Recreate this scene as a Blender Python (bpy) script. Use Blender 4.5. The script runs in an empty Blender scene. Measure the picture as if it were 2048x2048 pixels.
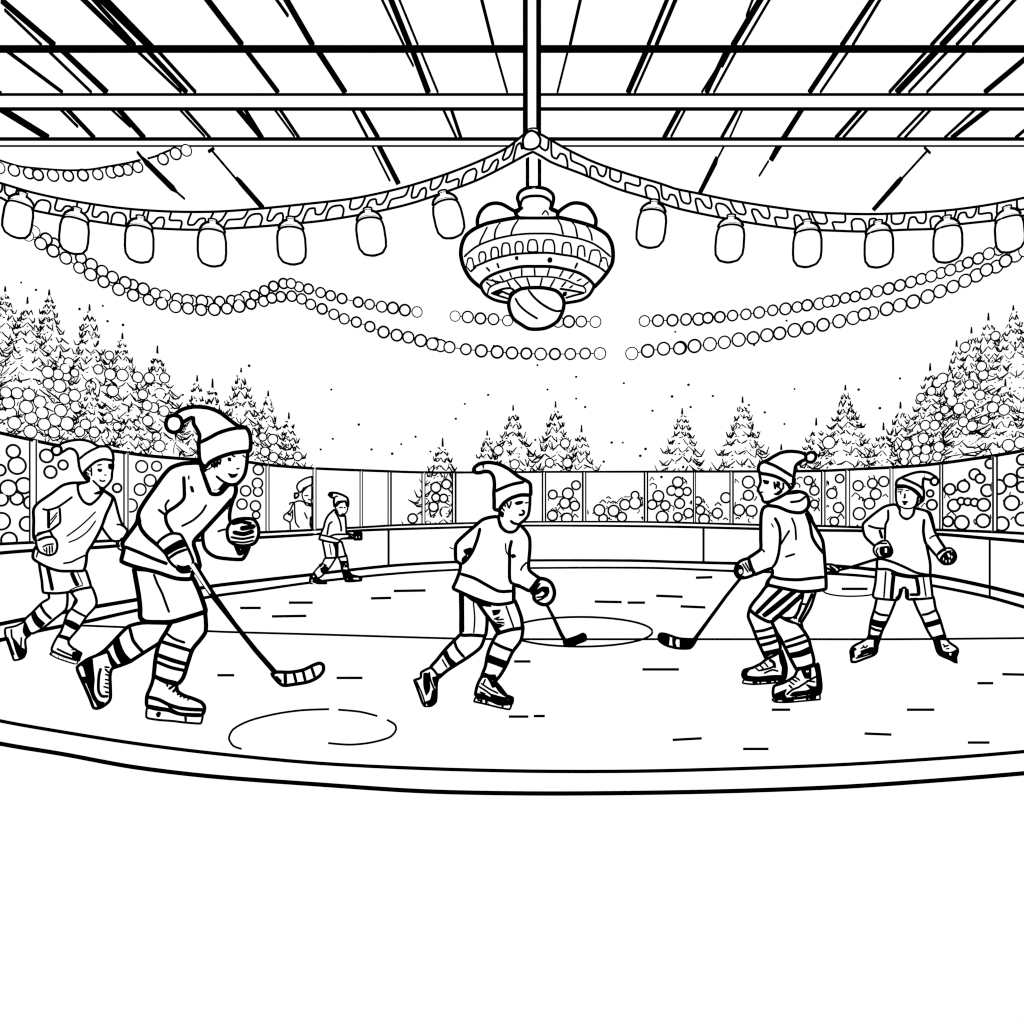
import bpy, math, random
import numpy as np
from mathutils import Vector, Matrix
from mathutils.bvhtree import BVHTree
from mathutils.geometry import delaunay_2d_cdt
random.seed(7)
F = 1593.0; H = 1.15; CX = CY = 1024.0
CAM = Vector((0, 0, H))
scene = bpy.context.scene
COL = scene.collection

# ------------------------------------------------------------------ materials
def mat_white(name, v=1.0):  # surface glows white by itself, standing in for light falling on it
    m = bpy.data.materials.new(name); m.use_nodes = True
    nt = m.node_tree; nt.nodes.clear()
    o = nt.nodes.new('ShaderNodeOutputMaterial'); e = nt.nodes.new('ShaderNodeEmission')
    e.inputs[0].default_value = (v, v, v, 1); e.inputs[1].default_value = 1.0
    nt.links.new(e.outputs[0], o.inputs[0]); return m
def mat_ink(name):
    m = bpy.data.materials.new(name); m.use_nodes = True
    nt = m.node_tree; nt.nodes.clear()
    o = nt.nodes.new('ShaderNodeOutputMaterial'); e = nt.nodes.new('ShaderNodeBsdfDiffuse')
    e.inputs[0].default_value = (0, 0, 0, 1)
    nt.links.new(e.outputs[0], o.inputs[0]); return m
def mat_shell(name):
    # one sided contour skin: solid on its inner side, open on its outer side
    m = bpy.data.materials.new(name); m.use_nodes = True
    nt = m.node_tree; nt.nodes.clear()
    o = nt.nodes.new('ShaderNodeOutputMaterial'); d = nt.nodes.new('ShaderNodeBsdfDiffuse')
    d.inputs[0].default_value = (0, 0, 0, 1)
    t = nt.nodes.new('ShaderNodeBsdfTransparent'); g = nt.nodes.new('ShaderNodeNewGeometry')
    x = nt.nodes.new('ShaderNodeMixShader')
    nt.links.new(g.outputs['Backfacing'], x.inputs[0])
    nt.links.new(d.outputs[0], x.inputs[1]); nt.links.new(t.outputs[0], x.inputs[2])
    nt.links.new(x.outputs[0], o.inputs[0]); return m
def mat_glass(name):
    m = bpy.data.materials.new(name); m.use_nodes = True
    nt = m.node_tree; nt.nodes.clear()
    o = nt.nodes.new('ShaderNodeOutputMaterial'); e = nt.nodes.new('ShaderNodeEmission')
    t = nt.nodes.new('ShaderNodeBsdfTransparent'); x = nt.nodes.new('ShaderNodeMixShader')
    x.inputs[0].default_value = 0.003
    nt.links.new(t.outputs[0], x.inputs[1]); nt.links.new(e.outputs[0], x.inputs[2])
    nt.links.new(x.outputs[0], o.inputs[0]); return m
W = {}
def white(n):
    if n not in W: W[n] = mat_white('white_' + n)
    return W[n]
INK = mat_ink('black_ink'); SHELL = mat_shell('black_contour'); GLASS = mat_glass('clear_glass')

# ------------------------------------------------------------------ picture <-> place
def at(px, py, Y): return Vector(((px - CX) / F * Y, Y, H + (CY - py) / F * Y))
def on_floor(px, py, z=0.0): return at(px, py, (H - z) * F / (py - CY))
RA, RB = 0.203, 2.64                       # roof plane: z - H = RA*Y + RB
def on_roof(px, py, dz=0.0): return at(px, py, (RB + dz) / ((CY - py) / F - RA))

def P(s, k=(0, 0, 1)):
    out = []
    for q in s.split():
        a = q.split(','); out.append((float(a[0]) / k[2] + k[0], float(a[1]) / k[2] + k[1]))
    return out
FULL = (0, 0, 1932 / 2048)

def catmull(p, closed, n=4):
    out = []; N = len(p)
    if N < 3: return list(p)
    rng = range(N) if closed else range(N - 1)
    for i in rng:
        p1 = p[i]; p2 = p[(i + 1) % N]
        p0 = p[(i - 1) % N] if closed or i > 0 else p1
        p3 = p[(i + 2) % N] if closed or i + 2 < N else p2
        L = math.hypot(p2[0] - p1[0], p2[1] - p1[1])
        def tan(a, b, c):
            # limit tangents so long and short spans meet without overshoot
            tx, ty = (c[0] - a[0]) * .5, (c[1] - a[1]) * .5
            l = math.hypot(tx, ty) or 1; k = min(1, L * .9 / l)
            d1 = (b[0] - a[0], b[1] - a[1]); d2 = (c[0] - b[0], c[1] - b[1])
            n1 = math.hypot(*d1) or 1; n2 = math.hypot(*d2) or 1
            co = (d1[0] * d2[0] + d1[1] * d2[1]) / n1 / n2
            k *= max(0, min(1, (co + .1) * 1.2))
            return tx * k, ty * k
        m1 = tan(p0, p1, p2); m2 = tan(p1, p2, p3)
        for j in range(n):
            t = j / n; t2 = t * t; t3 = t2 * t
            a, b, c, d = 2*t3-3*t2+1, t3-2*t2+t, -2*t3+3*t2, t3-t2
            out.append((a*p1[0]+b*m1[0]+c*p2[0]+d*m2[0], a*p1[1]+b*m1[1]+c*p2[1]+d*m2[1]))
    if not closed: out.append(p[-1])
    return out
def resample(p, step, closed):
    q = list(p) + ([p[0]] if closed else [])
    out = [q[0]]; acc = 0
    for a, b in zip(q, q[1:]):
        L = math.hypot(b[0]-a[0], b[1]-a[1])
        if L < 1e-6: continue
        n = max(1, int(math.ceil(L / step)))
        for i in range(1, n + 1): out.append((a[0]+(b[0]-a[0])*i/n, a[1]+(b[1]-a[1])*i/n))
    if closed: out.pop()
    res = [out[0]]
    for c in out[1:]:
        if math.hypot(c[0]-res[-1][0], c[1]-res[-1][1]) > step * .35: res.append(c)
    if not closed and res[-1] != out[-1]: res.append(out[-1])
    return res
def area(p): return sum(p[i-1][0]*p[i][1]-p[i][0]*p[i-1][1] for i in range(len(p))) / 2
def inset(p, d):
    s = 1 if area(p) > 0 else -1; N = len(p); out = []
    for i in range(N):
        a = p[i-1]; b = p[(i+1) % N]
        tx, ty = b[0]-a[0], b[1]-a[1]; l = math.hypot(tx, ty) or 1
        out.append((p[i][0] - s*ty/l*d, p[i][1] + s*tx/l*d))
    return out
def triangulate(poly, step):
    N = len(poly)
    xs = [q[0] for q in poly]; ys = [q[1] for q in poly]
    A = np.array(poly); B = np.roll(A, -1, axis=0); D = B - A; LL = (D**2).sum(1) + 1e-9
    def bdist(pts):
        if not len(pts): return np.zeros(0)
        Q = np.array(pts)[:, None, :]
        t = np.clip(((Q - A[None]) * D[None]).sum(2) / LL[None], 0, 1)
        return np.sqrt((((A[None] + t[..., None]*D[None]) - Q)**2).sum(2)).min(1)
    grid = []; y = min(ys) + step*.5; r = 0
    while y < max(ys):
        x = min(xs) + (step*.25 if r % 2 else step*.75)
        while x < max(xs): grid.append((x, y)); x += step
        y += step*.87; r += 1
    if grid:
        d = bdist(grid); grid = [g for g, dd in zip(grid, d) if dd > step*.45]
    pts = [Vector(q) for q in poly] + [Vector(q) for q in grid]
    v, e, f, ov, oe, of = delaunay_2d_cdt(pts, [], [list(range(N))], 1, 1e-4)
    vv = [(q.x, q.y) for q in v]
    d = bdist(vv)
    return vv, [tuple(t) for t in f], d

# ------------------------------------------------------------------ mesh builder
class Part:
    def __init__(s):
        s.v = []; s.f = []; s.m = []; s.bv = []; s.bf = []; s.bvh = None; s.Y = 5
    def raw(s, V, Fc, mi):
        o = len(s.v); s.v += [Vector(q) for q in V]
        s.f += [tuple(i + o for i in t) for t in Fc]; s.m += [mi] * len(Fc)
    def solid(s, V, Fc, w=0.0, base=0):
        """closed surface in white, with a contour skin w metres outside it"""
        V = [Vector(q) for q in V]
        s.raw(V, Fc, base)
        o = len(s.bv); s.bv += V; s.bf += [tuple(i + o for i in t) for t in Fc]; s.bvh = None
        if w > 0:
            n = [Vector((0, 0, 0)) for _ in V]
            for t in Fc:
                a, b, c = V[t[0]], V[t[1]], V[t[2]]
                k = (b - a).cross(c - a)
                if len(t) > 3: k = k + (c - a).cross(V[t[3]] - a)
                for i in t: n[i] += k
            S = [q + k.normalized() * w if k.length > 1e-14 else q for q, k in zip(V, n)]
            s.raw(S, [tuple(reversed(t)) for t in Fc], 2)
    def inflate(s, poly, Y, tf=.035, tb=.12, R=.1, w=6, smooth=True, base=0, step=None):
        poly = catmull(poly, True) if smooth else poly
        L = max(max(q[0] for q in poly)-min(q[0] for q in poly), max(q[1] for q in poly)-min(q[1] for q in poly))
        st = step or max(1.6, min(7, L / 22))
        poly = resample(poly, st, True)
        outline = poly
        poly = inset(poly, w/2)
        V2, T, d = triangulate(poly, st*1.3)
        Rp = R * F / Y; V = []; back = {}
        rim = [dd < 1e-3 for dd in d]
        for (x, y), dd in zip(V2, d):
            n = math.sqrt(max(0, 1 - (1 - min(dd / Rp, 1))**2))
            V.append(at(x, y, Y - tf*n))
        Fc = []
        for i, ((x, y), dd) in enumerate(zip(V2, d)):
            if rim[i]: back[i] = i
            else:
                n = math.sqrt(max(0, 1 - (1 - min(dd / Rp, 1))**2))
                back[i] = len(V); V.append(at(x, y, Y + tb*n))
        for t in T:
            a, b, c = t
            k = (V[b]-V[a]).cross(V[c]-V[a])
            if k.dot(V[a]-CAM) > 0: t = (a, c, b)
            Fc.append(t)
            u = tuple(back[i] for i in reversed(t))
            if not all(rim[i] for i in t): Fc.append(u)
            else: Fc.append(u)
        s.Y = Y - tf
        if base is None: return V, Fc
        s.solid(V, Fc, w * Y / F, base)
        s.tube([at(x, y, Y) for x, y in outline], w * .56 * Y / F, 1, 6, True)
        return s
    def hit(s, px, py):
        if s.bvh is None and s.bf: s.bvh = BVHTree.FromPolygons(s.bv, s.bf)
        d = (at(px, py, 1.0) - CAM).normalized()
        h = s.bvh.ray_cast(CAM, d)[0] if s.bvh else None
        return h.y if h else None
    def tube(s, pts, rs, mi=1, n=6, closed=False):
        N = len(pts)
        if N < 2: return
        V = []; Fc = []
        for i, p in enumerate(pts):
            a = pts[i-1] if (i or closed) else p; b = pts[(i+1) % N] if (i < N-1 or closed) else p
            t = (b - a)
            t = t.normalized() if t.length > 1e-9 else Vector((1, 0, 0))
            up = Vector((0, 1, 0)) if abs(t.y) < .9 else Vector((0, 0, 1))
            x = t.cross(up).normalized(); y = t.cross(x)
            r = rs[i] if isinstance(rs, (list, tuple)) else rs
            for k in range(n):
                g = 2*math.pi*k/n; V.append(p + x*(r*math.cos(g)) + y*(r*math.sin(g)))
        for i in range(N if closed else N-1):
            j = (i+1) % N
            for k in range(n):
                l = (k+1) % n; Fc.append((i*n+k, j*n+k, j*n+l, i*n+l))
        if not closed:
            Fc.append(tuple(range(n))); Fc.append(tuple(reversed(range((N-1)*n, N*n))))
        s.raw(V, Fc, mi)
    def ink(s, pts, w=5, mi=1, pull=0.0, smooth=True, Y=None):
        pts = catmull(pts, False) if smooth else pts
        pts = resample(pts, 3.5, False)
        last = Y or s.Y; W3 = []; rs = []
        ys = [(s.hit(*q) if Y is None else Y) for q in pts]
        known = [y for y in ys if y]
        fb = min(known) if known else (Y or s.Y)
        for i, (q, y) in enumerate(zip(pts, ys)):
            y = y or fb
            r = w*.56 * y / F
            if i in (0, len(pts)-1): r *= .75
            W3.append(at(q[0], q[1], y - r*.3 - pull)); rs.append(r)
        s.tube(W3, rs, mi)
        return s
    def fill(s, poly, mi=1, pull=.007, smooth=True):
        poly = catmull(poly, True, 3) if smooth else poly
        poly = inset(resample(poly, 3, True), -1.3 if mi else 0)
        V2, T, d = triangulate(poly, 5)
        ys = [s.hit(*q) for q in V2]; known = [y for y in ys if y]
        fb = min(known) if known else s.Y
        V = [at(q[0], q[1], (y or fb) - pull) for q, y in zip(V2, ys)]
        Fc = []
        for a, b, c in T:
            k = (V[b]-V[a]).cross(V[c]-V[a])
            Fc.append((a, b, c) if k.dot(V[a]-CAM) < 0 else (a, c, b))
        s.raw(V, Fc, mi)
        return s
    def build(s, name, parent=None, mat='paper', mats=None, origin=None):
        me = bpy.data.meshes.new(name)
        o = origin
        if o is None and parent is not None: o = parent['_o'] if '_o' in parent else None
        o = Vector(o) if o is not None else Vector((0, 0, 0))
        me.from_pydata([tuple(q - o) for q in s.v], [], s.f)
        for m in (mats or [white(mat), INK, SHELL]): me.materials.append(m)
        me.polygons.foreach_set('material_index', s.m)
        me.update()
        ob = bpy.data.objects.new(name, me); COL.objects.link(ob)
        if parent is not None:
            ob.parent = parent
            wl = Vector(parent['_w']) if '_w' in parent else Vector((0, 0, 0))
            ob.location = o - wl
        else: ob.location = o
        ob['_w'] = tuple(o); ob['_o'] = tuple(o)
        return ob
def empty(name, loc, label=None, cat=None, group=None):
    o = bpy.data.objects.new(name, None); COL.objects.link(o); o.location = loc
    o.empty_display_size = .1
    o['_o'] = tuple(loc); o['_w'] = tuple(loc)
    tag(o, label, cat, group); return o
def tag(o, label=None, cat=None, group=None, kind=None):
    for k, v in (('label', label), ('category', cat), ('group', group), ('kind', kind)):
        if v: o[k] = v
    return o
def ball(c, r, n=12, m=8, sq=(1, 1, 1)):
    V = [c + Vector((0, 0, r*sq[2]))]; Fc = []
    for i in range(1, m):
        t = math.pi*i/m
        for k in range(n):
            g = 2*math.pi*k/n
            V.append(c + Vector((r*sq[0]*math.sin(t)*math.cos(g), r*sq[1]*math.sin(t)*math.sin(g), r*sq[2]*math.cos(t))))
    V.append(c - Vector((0, 0, r*sq[2])))
    for k in range(n): Fc.append((0, 1+k, 1+(k+1) % n))
    for i in range(m-2):
        for k in range(n):
            a = 1+i*n; l = (k+1) % n
            Fc.append((a+k, a+n+k, a+n+l, a+l))
    e = len(V)-1; a = 1+(m-2)*n
    for k in range(n): Fc.append((a+k, e, a+(k+1) % n))
    return V, Fc
def lathe(prof, n=24):
    """prof: (r, z) from the top down; closed with poles at both ends"""
    V = []; Fc = []
    V.append(Vector((0, 0, prof[0][1])))
    for r, z in prof:
        for k in range(n):
            g = 2*math.pi*k/n; V.append(Vector((r*math.cos(g), r*math.sin(g), z)))
    V.append(Vector((0, 0, prof[-1][1]))); e = len(V)-1
    for k in range(n): Fc.append((0, 1+k, 1+(k+1) % n))
    for i in range(len(prof)-1):
        for k in range(n):
            a = 1+i*n; l = (k+1) % n; Fc.append((a+k, a+n+k, a+n+l, a+l))
    a = 1+(len(prof)-1)*n
    for k in range(n): Fc.append((a+k, e, a+(k+1) % n))
    return V, Fc
def box(part, c, sx, sy, sz, mi=0):
    V = [Vector((c[0]+i*sx/2, c[1]+j*sy/2, c[2]+k*sz/2)) for i in (-1, 1) for j in (-1, 1) for k in (-1, 1)]
    part.raw(V, [(0,1,3,2),(4,6,7,5),(0,4,5,1),(2,3,7,6),(0,2,6,4),(1,5,7,3)], mi); return V
def ribbon(part, pts, w, proj, mi=1, smooth=True, step=8):
    """a flat mark w picture units wide laid on a plane"""
    pts = resample(catmull(pts, False) if smooth else pts, step, False)
    V = []; Fc = []
    for i, q in enumerate(pts):
        a = pts[max(0, i-1)]; b = pts[min(len(pts)-1, i+1)]
        tx, ty = b[0]-a[0], b[1]-a[1]; l = math.hypot(tx, ty) or 1
        for s in (-1, 1): V.append(proj(q[0] - s*ty/l*w/2, q[1] + s*tx/l*w/2))
    for i in range(len(pts)-1): Fc.append((2*i, 2*i+1, 2*i+3, 2*i+2))
    part.raw(V, Fc, mi)
def voxel_union(pieces, size):
    me = bpy.data.meshes.new('tmp'); V = []; Fc = []
    for v, f in pieces:
        o = len(V); V += [tuple(q) for q in v]; Fc += [tuple(i+o for i in t) for t in f]
    me.from_pydata(V, [], Fc); me.update()
    ob = bpy.data.objects.new('tmp', me); COL.objects.link(ob)
    md = ob.modifiers.new('r', 'REMESH'); md.mode = 'VOXEL'; md.voxel_size = size
    dg = bpy.context.evaluated_depsgraph_get(); ev = ob.evaluated_get(dg); m2 = ev.to_mesh()
    RV = [v.co.copy() for v in m2.vertices]; RF = [tuple(p.vertices) for p in m2.polygons]
    ev.to_mesh_clear(); bpy.data.objects.remove(ob); bpy.data.meshes.remove(me)
    return RV, RF
def limb(pts, rs, n=10):
    """tapered closed tube with rounded joints"""
    out = []
    for i in range(len(pts)-1):
        a, b = pts[i], pts[i+1]; t = (b-a).normalized()
        up = Vector((0, 1, 0)) if abs(t.y) < .9 else Vector((0, 0, 1))
        x = t.cross(up).normalized(); y = t.cross(x); V = []; Fc = []
        for p, r in ((a, rs[i]), (b, rs[i+1])):
            for k in range(n):
                g = 2*math.pi*k/n; V.append(p + x*(r*math.cos(g)) + y*(r*math.sin(g)))
        for k in range(n): l = (k+1) % n; Fc.append((k, l, n+l, n+k))
        Fc.append(tuple(reversed(range(n)))); Fc.append(tuple(range(n, 2*n)))
        out.append((V, Fc))
    for p, r in zip(pts, rs): out.append(ball(p, r, 10, 8))
    return out
# ------------------------------------------------------------------ ground, ice, kerb
g = Part(); S = 400
g.raw([(-S, -60, 0), (S, -60, 0), (S, 800, 0), (-S, 800, 0)], [(0, 1, 2, 3)], 0)
tag(g.build('snow_ground', mat='snow'), kind='structure', label='flat white snowy ground around the rink')
BASE = P('-500,1385 -200,1322 -60,1294 0,1281 60,1266 130,1252 179,1243 277,1221 432,1193 500,1184 618,1167 782,1149.5 917,1141 1065,1137.5 1304,1137.5 1468,1144 1652,1149 1750,1156 1866,1173 1980,1196 2048,1215 2200,1258 2500,1350')
BASE = catmull(BASE, False, 5)
def lerp(tab, x):
    for a, b in zip(tab, tab[1:]):
        if a[0] <= x <= b[0]: return a[1] + (b[1]-a[1])*(x-a[0])/(b[0]-a[0])
    return tab[0][1] if x < tab[0][0] else tab[-1][1]
def board_y(x): return H*F/(lerp(BASE, x) - CY)
K1 = P('-800,1150 -400,1262 -200,1314 0,1360 100,1378 250,1402 400,1421 600,1440 800,1450 1000,1455 1200,1455 1400,1450 1600,1442 1800,1429 1932,1418 2150,1396 2350,1370 2750,1310', FULL)
K2 = P('-800,1180 -400,1300 -200,1358 0,1403 120,1423 250,1447 400,1465 600,1480 800,1493 1000,1497 1200,1496 1400,1492 1600,1484 1800,1470 1932,1459 2150,1440 2350,1415 2750,1350', FULL)
K1 = catmull(K1, False); K2 = catmull(K2, False)
xs = [-700 + 20*i for i in range(175)]
ice = Part(); V = []; Fc = []
for x in xs:
    V.append(on_floor(x, lerp(K1, x) + 3, .004)); V.append(on_floor(x, lerp(BASE, x) - 1, .004))
for i in range(len(xs)-1): Fc.append((2*i, 2*i+2, 2*i+3, 2*i+1))
ice.raw(V, Fc, 0)
tag(ice.build('ice', mat='ice'), kind='structure', label='smooth white ice of the rink')
kb = Part(); V = []; Fc = []
for x in xs:
    V += [on_floor(x, lerp(K1, x), .03), on_floor(x, lerp(K2, x), .03)]
    a = on_floor(x, lerp(K1, x), .03); b = on_floor(x, lerp(K2, x), .03)
    V += [Vector((a.x, a.y, 0)), Vector((b.x, b.y, 0))]
for i in range(len(xs)-1):
    a = 4*i; b = a+4; Fc += [(a, a+1, b+1, b), (a, b, b+2, a+2), (a+1, a+3, b+3, b+1)]
kb.raw(V, Fc, 0)
fk = lambda x, y: on_floor(x, y, .0345)
ribbon(kb, [(x, lerp(K1, x)) for x in xs], 7.2, fk); ribbon(kb, [(x, lerp(K2, x)) for x in xs], 9, fk)
tag(kb.build('kerb', mat='kerb'), kind='structure', label='curved white kerb with black edges at the near side of the rink')

fl = lambda x, y: on_floor(x, y, .008)
mk = Part()
ribbon(mk, P('150,1180 300,1186 420,1192 600,1197 870,1205 1000,1206 1240,1206 1500,1206 1700,1206 1932,1204 2200,1202', FULL), 4.3, fl)
tag(mk.build('centre_line', mats=[INK, INK]), kind='structure', label='thin black line painted across the ice')
mk = Part()
el = [(1095+136*math.cos(t/40*math.tau), 1192+28*math.sin(t/40*math.tau)) for t in range(41)]
ribbon(mk, [(x*2048/1932, y*2048/1932) for x, y in el], 4.3, fl, smooth=False)
tag(mk.build('centre_circle', mats=[INK, INK]), kind='structure', label='thin black circle painted on the ice beside the middle skater')
mk = Part()
for s in ('456,1413 440,1407 432,1393 440,1376 470,1360 520,1347 570,1340 621,1338', '638,1339 680,1343 712,1351', '730,1358 745,1367 747,1378 735,1391 700,1401 660,1405 619,1402'):
    ribbon(mk, P(s, FULL), 4.3, fl)
tag(mk.build('near_circle', mats=[INK, INK]), kind='structure', label='broken black circle on the near ice')
mk = Part()
ribbon(mk, P('1552,1114 1558,1119 1575,1123 1600,1125 1630,1124 1650,1121', FULL), 3.2, fl)
tag(mk.build('far_arc', mats=[INK, INK]), kind='structure', label='short black arc on the far ice')
mk = Part()
for s in '743,1115,803,1114 700,1129,738,1128 545,1137,590,1137 453,1147,492,1147 513,1163,578,1162 410,1274,442,1274 635,1279,684,1279 970,1248,1001,1248 1212,1263,1281,1263 960,1352,997,1352 1007,1351,1028,1351 1122,1135,1173,1136 1184,1137,1217,1137 1313,1090,1344,1089 1238,1124,1288,1126 1284,1144,1331,1146 1588,1111,1637,1111 1456,1339,1491,1339 1711,1339,1763,1339 1844,1289,1874,1289 1891,1272,1940,1273 1269,1396,1324,1393 1402,1413,1450,1413 1631,1384,1682,1386 1826,1401,1867,1401'.split():
    a = [float(q)*2048/1932 for q in s.split(',')]
    ribbon(mk, [(a[0], a[1]), ((a[0]+a[2])/2, (a[1]+a[3])/2), (a[2], a[3])], 5.2, fl)
tag(mk.build('ice_scratches', mats=[INK, INK]), kind='structure', label='short black skate scratches scattered over the ice')

# ------------------------------------------------------------------ rink barrier
T_TOP = catmull(P('-500,1110 -200,1097 0,1088 63,1085 190,1083 350,1073 516,1065 624,1060 728,1054.5 796,1050.5 900,1047.5 1048,1044 1287,1044 1520,1050 1640,1052 1726,1055 1885,1060 1992,1064 2048,1067 2200,1078 2500,1100'), False)
T_LOW = catmull(P('-500,1146 -200,1124 0,1106 63,1101 190,1095 242,1091 350,1083 518,1075 639,1068 724,1061 900,1055.5 1048,1051.5 1303,1053 1520,1058 1640,1061 1726,1062 1873,1068 1980,1077 2048,1083 2200,1100 2500,1130'), False)
T_KICK = catmull(P('-500,1345 -200,1290 0,1248 49,1238 192,1213 274,1199 418,1173 500,1163 624,1149 777,1132 900,1124.5 1065,1121 1267,1121.5 1350,1124 1471,1127 1652,1131 1747,1139 1866,1151 1980,1174 2048,1191 2200,1228 2500,1300'), False)
T_GLASS = catmull(P('-500,740 -200,818 0,866 72,882 116,891 226,902 290,911 374,918 493,924 536,930 629,937 754,942 847,945 950,945 1100,944 1530,943 1640,942 1723,938 1854,930 1992,911 2048,901 2200,868 2500,790'), False)
def bp(x, y, dy=0): return at(x, y, board_y(x) + dy)
bar = empty('rink_barrier', bp(1024, lerp(BASE, 1024)), 'curved white rink boards with tall glass panes on top, around the ice', 'barrier')
seams = [-460, -60, 777, 1407, 1980, 2460]
def strip(x0, x1, lo, hi, dy, part, mi=0, back=.08):
    n = max(2, int((x1-x0)/14)); V = []; Fc = []
    for i in range(n+1):
        x = x0+(x1-x0)*i/n
        a = bp(x, lerp(lo, x), dy); b = bp(x, lerp(hi, x), dy)
        d = Vector((a.x, a.y-8, 0)).normalized()*back
        V += [a, b, b+d, a+d]
    for i in range(n):
        a = 4*i; b = a+4
        Fc += [(a, b, b+1, a+1), (a+1, b+1, b+2, a+2), (a+2, b+2, b+3, a+3)]
    part.raw(V, Fc, mi)
def line(part, tab, x0, x1, w, dy):
    n = max(2, int((x1-x0)/12))
    pts = [bp(x0+(x1-x0)*i/n, lerp(tab, x0+(x1-x0)*i/n), dy) for i in range(n+1)]
    part.tube(pts, [w*.6*q.y/F for q in pts], 1, 5)
def lw(x): return 3.6 + (2.6 if x < 420 or x > 1800 else 0)
for i in range(len(seams)-1):
    p = Part(); x0, x1 = seams[i], seams[i+1]
    strip(x0+.5, x1-.5, BASE, T_LOW, 0, p)
    for k in range(12):
        a = x0+(x1-x0)*k/12; b = x0+(x1-x0)*(k+1)/12; wd = 4.0 + 2.6*min(1, abs((a+b)/2-1100)/900)
        line(p, T_KICK, a, b, wd*1.1, -.01); line(p, BASE, a, b, wd*1.4, -.10); line(p, T_LOW, a, b, wd*.95, -.01)
    for x in (x0,):
        if 0 < x < 2048: p.tube([bp(x, lerp(T_LOW, x), -.012), bp(x, (lerp(T_LOW, x)+lerp(T_KICK, x))/2, -.012), bp(x, lerp(T_KICK if x < 1900 else BASE, x), -.012)], 2.4*board_y(x)/F, 1, 5)
    p.build('board_panel', bar, 'board')
cap = Part(); strip(-460, 2460, T_LOW, T_TOP, -.005, cap)
for k in range(40):
    a = -460+73*k; wd = 3.2 + 2.2*min(1, abs(a-1100)/900); line(cap, T_TOP, a, a+73, wd, -.012)
cap.build('top_rail', bar, 'board')
gr = Part()
for k in range(40):
    a = -460+73*k; wd = 3.6 + 2.6*min(1, abs(a-1100)/900); line(gr, T_GLASS, a, a+73, wd, 0)
gr.build('glass_rail', bar, 'board')
POSTS = [(-190, 13), (66, 13), (252, 8), (535, 6), (629, 6), (722.5, 5), (779, 6), (847, 6), (908, 6.5), (1088, 6), (1168.5, 6), (1292, 6), (1389, 4), (1463, 6), (1550, 6), (1646.5, 6.5), (1695.5, 7.5), (1783, 6), (1882.5, 5.5), (1990, 8), (2150, 10)]
for x, w in POSTS:
    p = Part(); Y = board_y(x); lo = lerp(T_TOP, x); hi = lerp(T_GLASS, x)
    a = at(x-w/2, lo, Y-.01); b = at(x+w/2, hi, Y-.01)
    box(p, ((a.x+b.x)/2, Y, (a.z+b.z)/2), b.x-a.x, .03, b.z-a.z)
    t1 = (2.9 + (.9 if x < 120 or x > 1950 else 0)) * random.uniform(.85, 1.3)
    t2 = t1*random.uniform(.7, 1.25)
    p.tube([at(x-w/2, lo, Y-.015), at(x-w/2, hi, Y-.015)], (t1*.8 if x < 120 else t1)/2*Y/F, 1, 6)
    p.tube([at(x+w/2, lo, Y-.015), at(x+w/2, hi, Y-.015)], t2/2*Y/F, 1, 6)
    p.build('glass_post', bar, 'board')
for (x0, w0), (x1, w1) in zip(POSTS, POSTS[1:]):
    frost = x0 in (629, 722.5, 908)
    p = Part(); n = 6; V = []; Fc = []
    for i in range(n+1):
        x = x0+w0/2+1+(x1-w1/2-1-x0-w0/2-1)*i/n
        V += [bp(x, lerp(T_TOP, x), .02), bp(x, lerp(T_GLASS, x), .02)]
    for i in range(n): Fc.append((2*i, 2*i+2, 2*i+3, 2*i+1))
    p.raw(V, Fc, 0)
    p.build('glass_pane', bar, mats=[white('frosted_pane') if frost else GLASS, INK, SHELL])

# snow bank behind the glass
sb = Part(); V = []; Fc = []
for x in xs:
    Y = board_y(x)+1.7; Z = .96*board_y(x)*(CY-lerp(T_GLASS, x))/F*1.0
    q = at(x, CY, Y); top = H + (CY-lerp(T_GLASS, x)-.5)/F*Y
    V += [Vector((q.x, Y, 0)), Vector((q.x, Y, top)), Vector((q.x*1.03, Y+.8, top-.1)), Vector((q.x*1.06, Y+2, 0))]
for i in range(len(xs)-1):
    a = 4*i; b = a+4; Fc += [(a, b, b+1, a+1), (a+1, b+1, b+2, a+2), (a+2, b+2, b+3, a+3)]
sb.raw(V, Fc, 0)
tag(sb.build('snow_bank', mat='snow'), kind='structure', label='long white snow bank behind the glass')

# ------------------------------------------------------------------ blurred light spots built as solid balls, behind the glass and among the trees
KB = (0, 860, 3.863); KA = (150, 780, 2.76); KC = (500, 920, 4.83); KE = (800, 900, 3.513); KF = (1300, 880, 3.5125); KG = (1640, 900, 4.2)
KM = (350, 700, 3.22); KN = (930, 750, 3.22); KL = (0, 540, 3.45); KR = (1500, 580, 2.883)
def circ(s, k):
    out = []
    for q in s.split():
        a = [float(t) for t in q.split(',')]
        out.append((a[0]/k[2]+k[0], a[1]/k[2]+k[1], a[2]/k[2]))
    return out
gl = circ('103,165,50 132,275,65 0,310,42 65,450,62 185,430,60 130,530,48 10,535,50 235,560,48 10,705,65 210,725,55 70,850,58 360,200,50 390,325,46 487,270,36 905,448,33 1095,282,45 1160,390,45 1083,460,45 1010,583,50 1210,280,38', KB)
gl += circ('1012,440,28 1007,515,28 1010,562,25 942,557,28 922,630,28 996,640,28 1000,690,20', KA)
gl += circ('1680,885,32 1748,865,30 1680,950,26 1730,955,26 1740,1045,33 1665,1010,30 1530,1085,30', KM)
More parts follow.
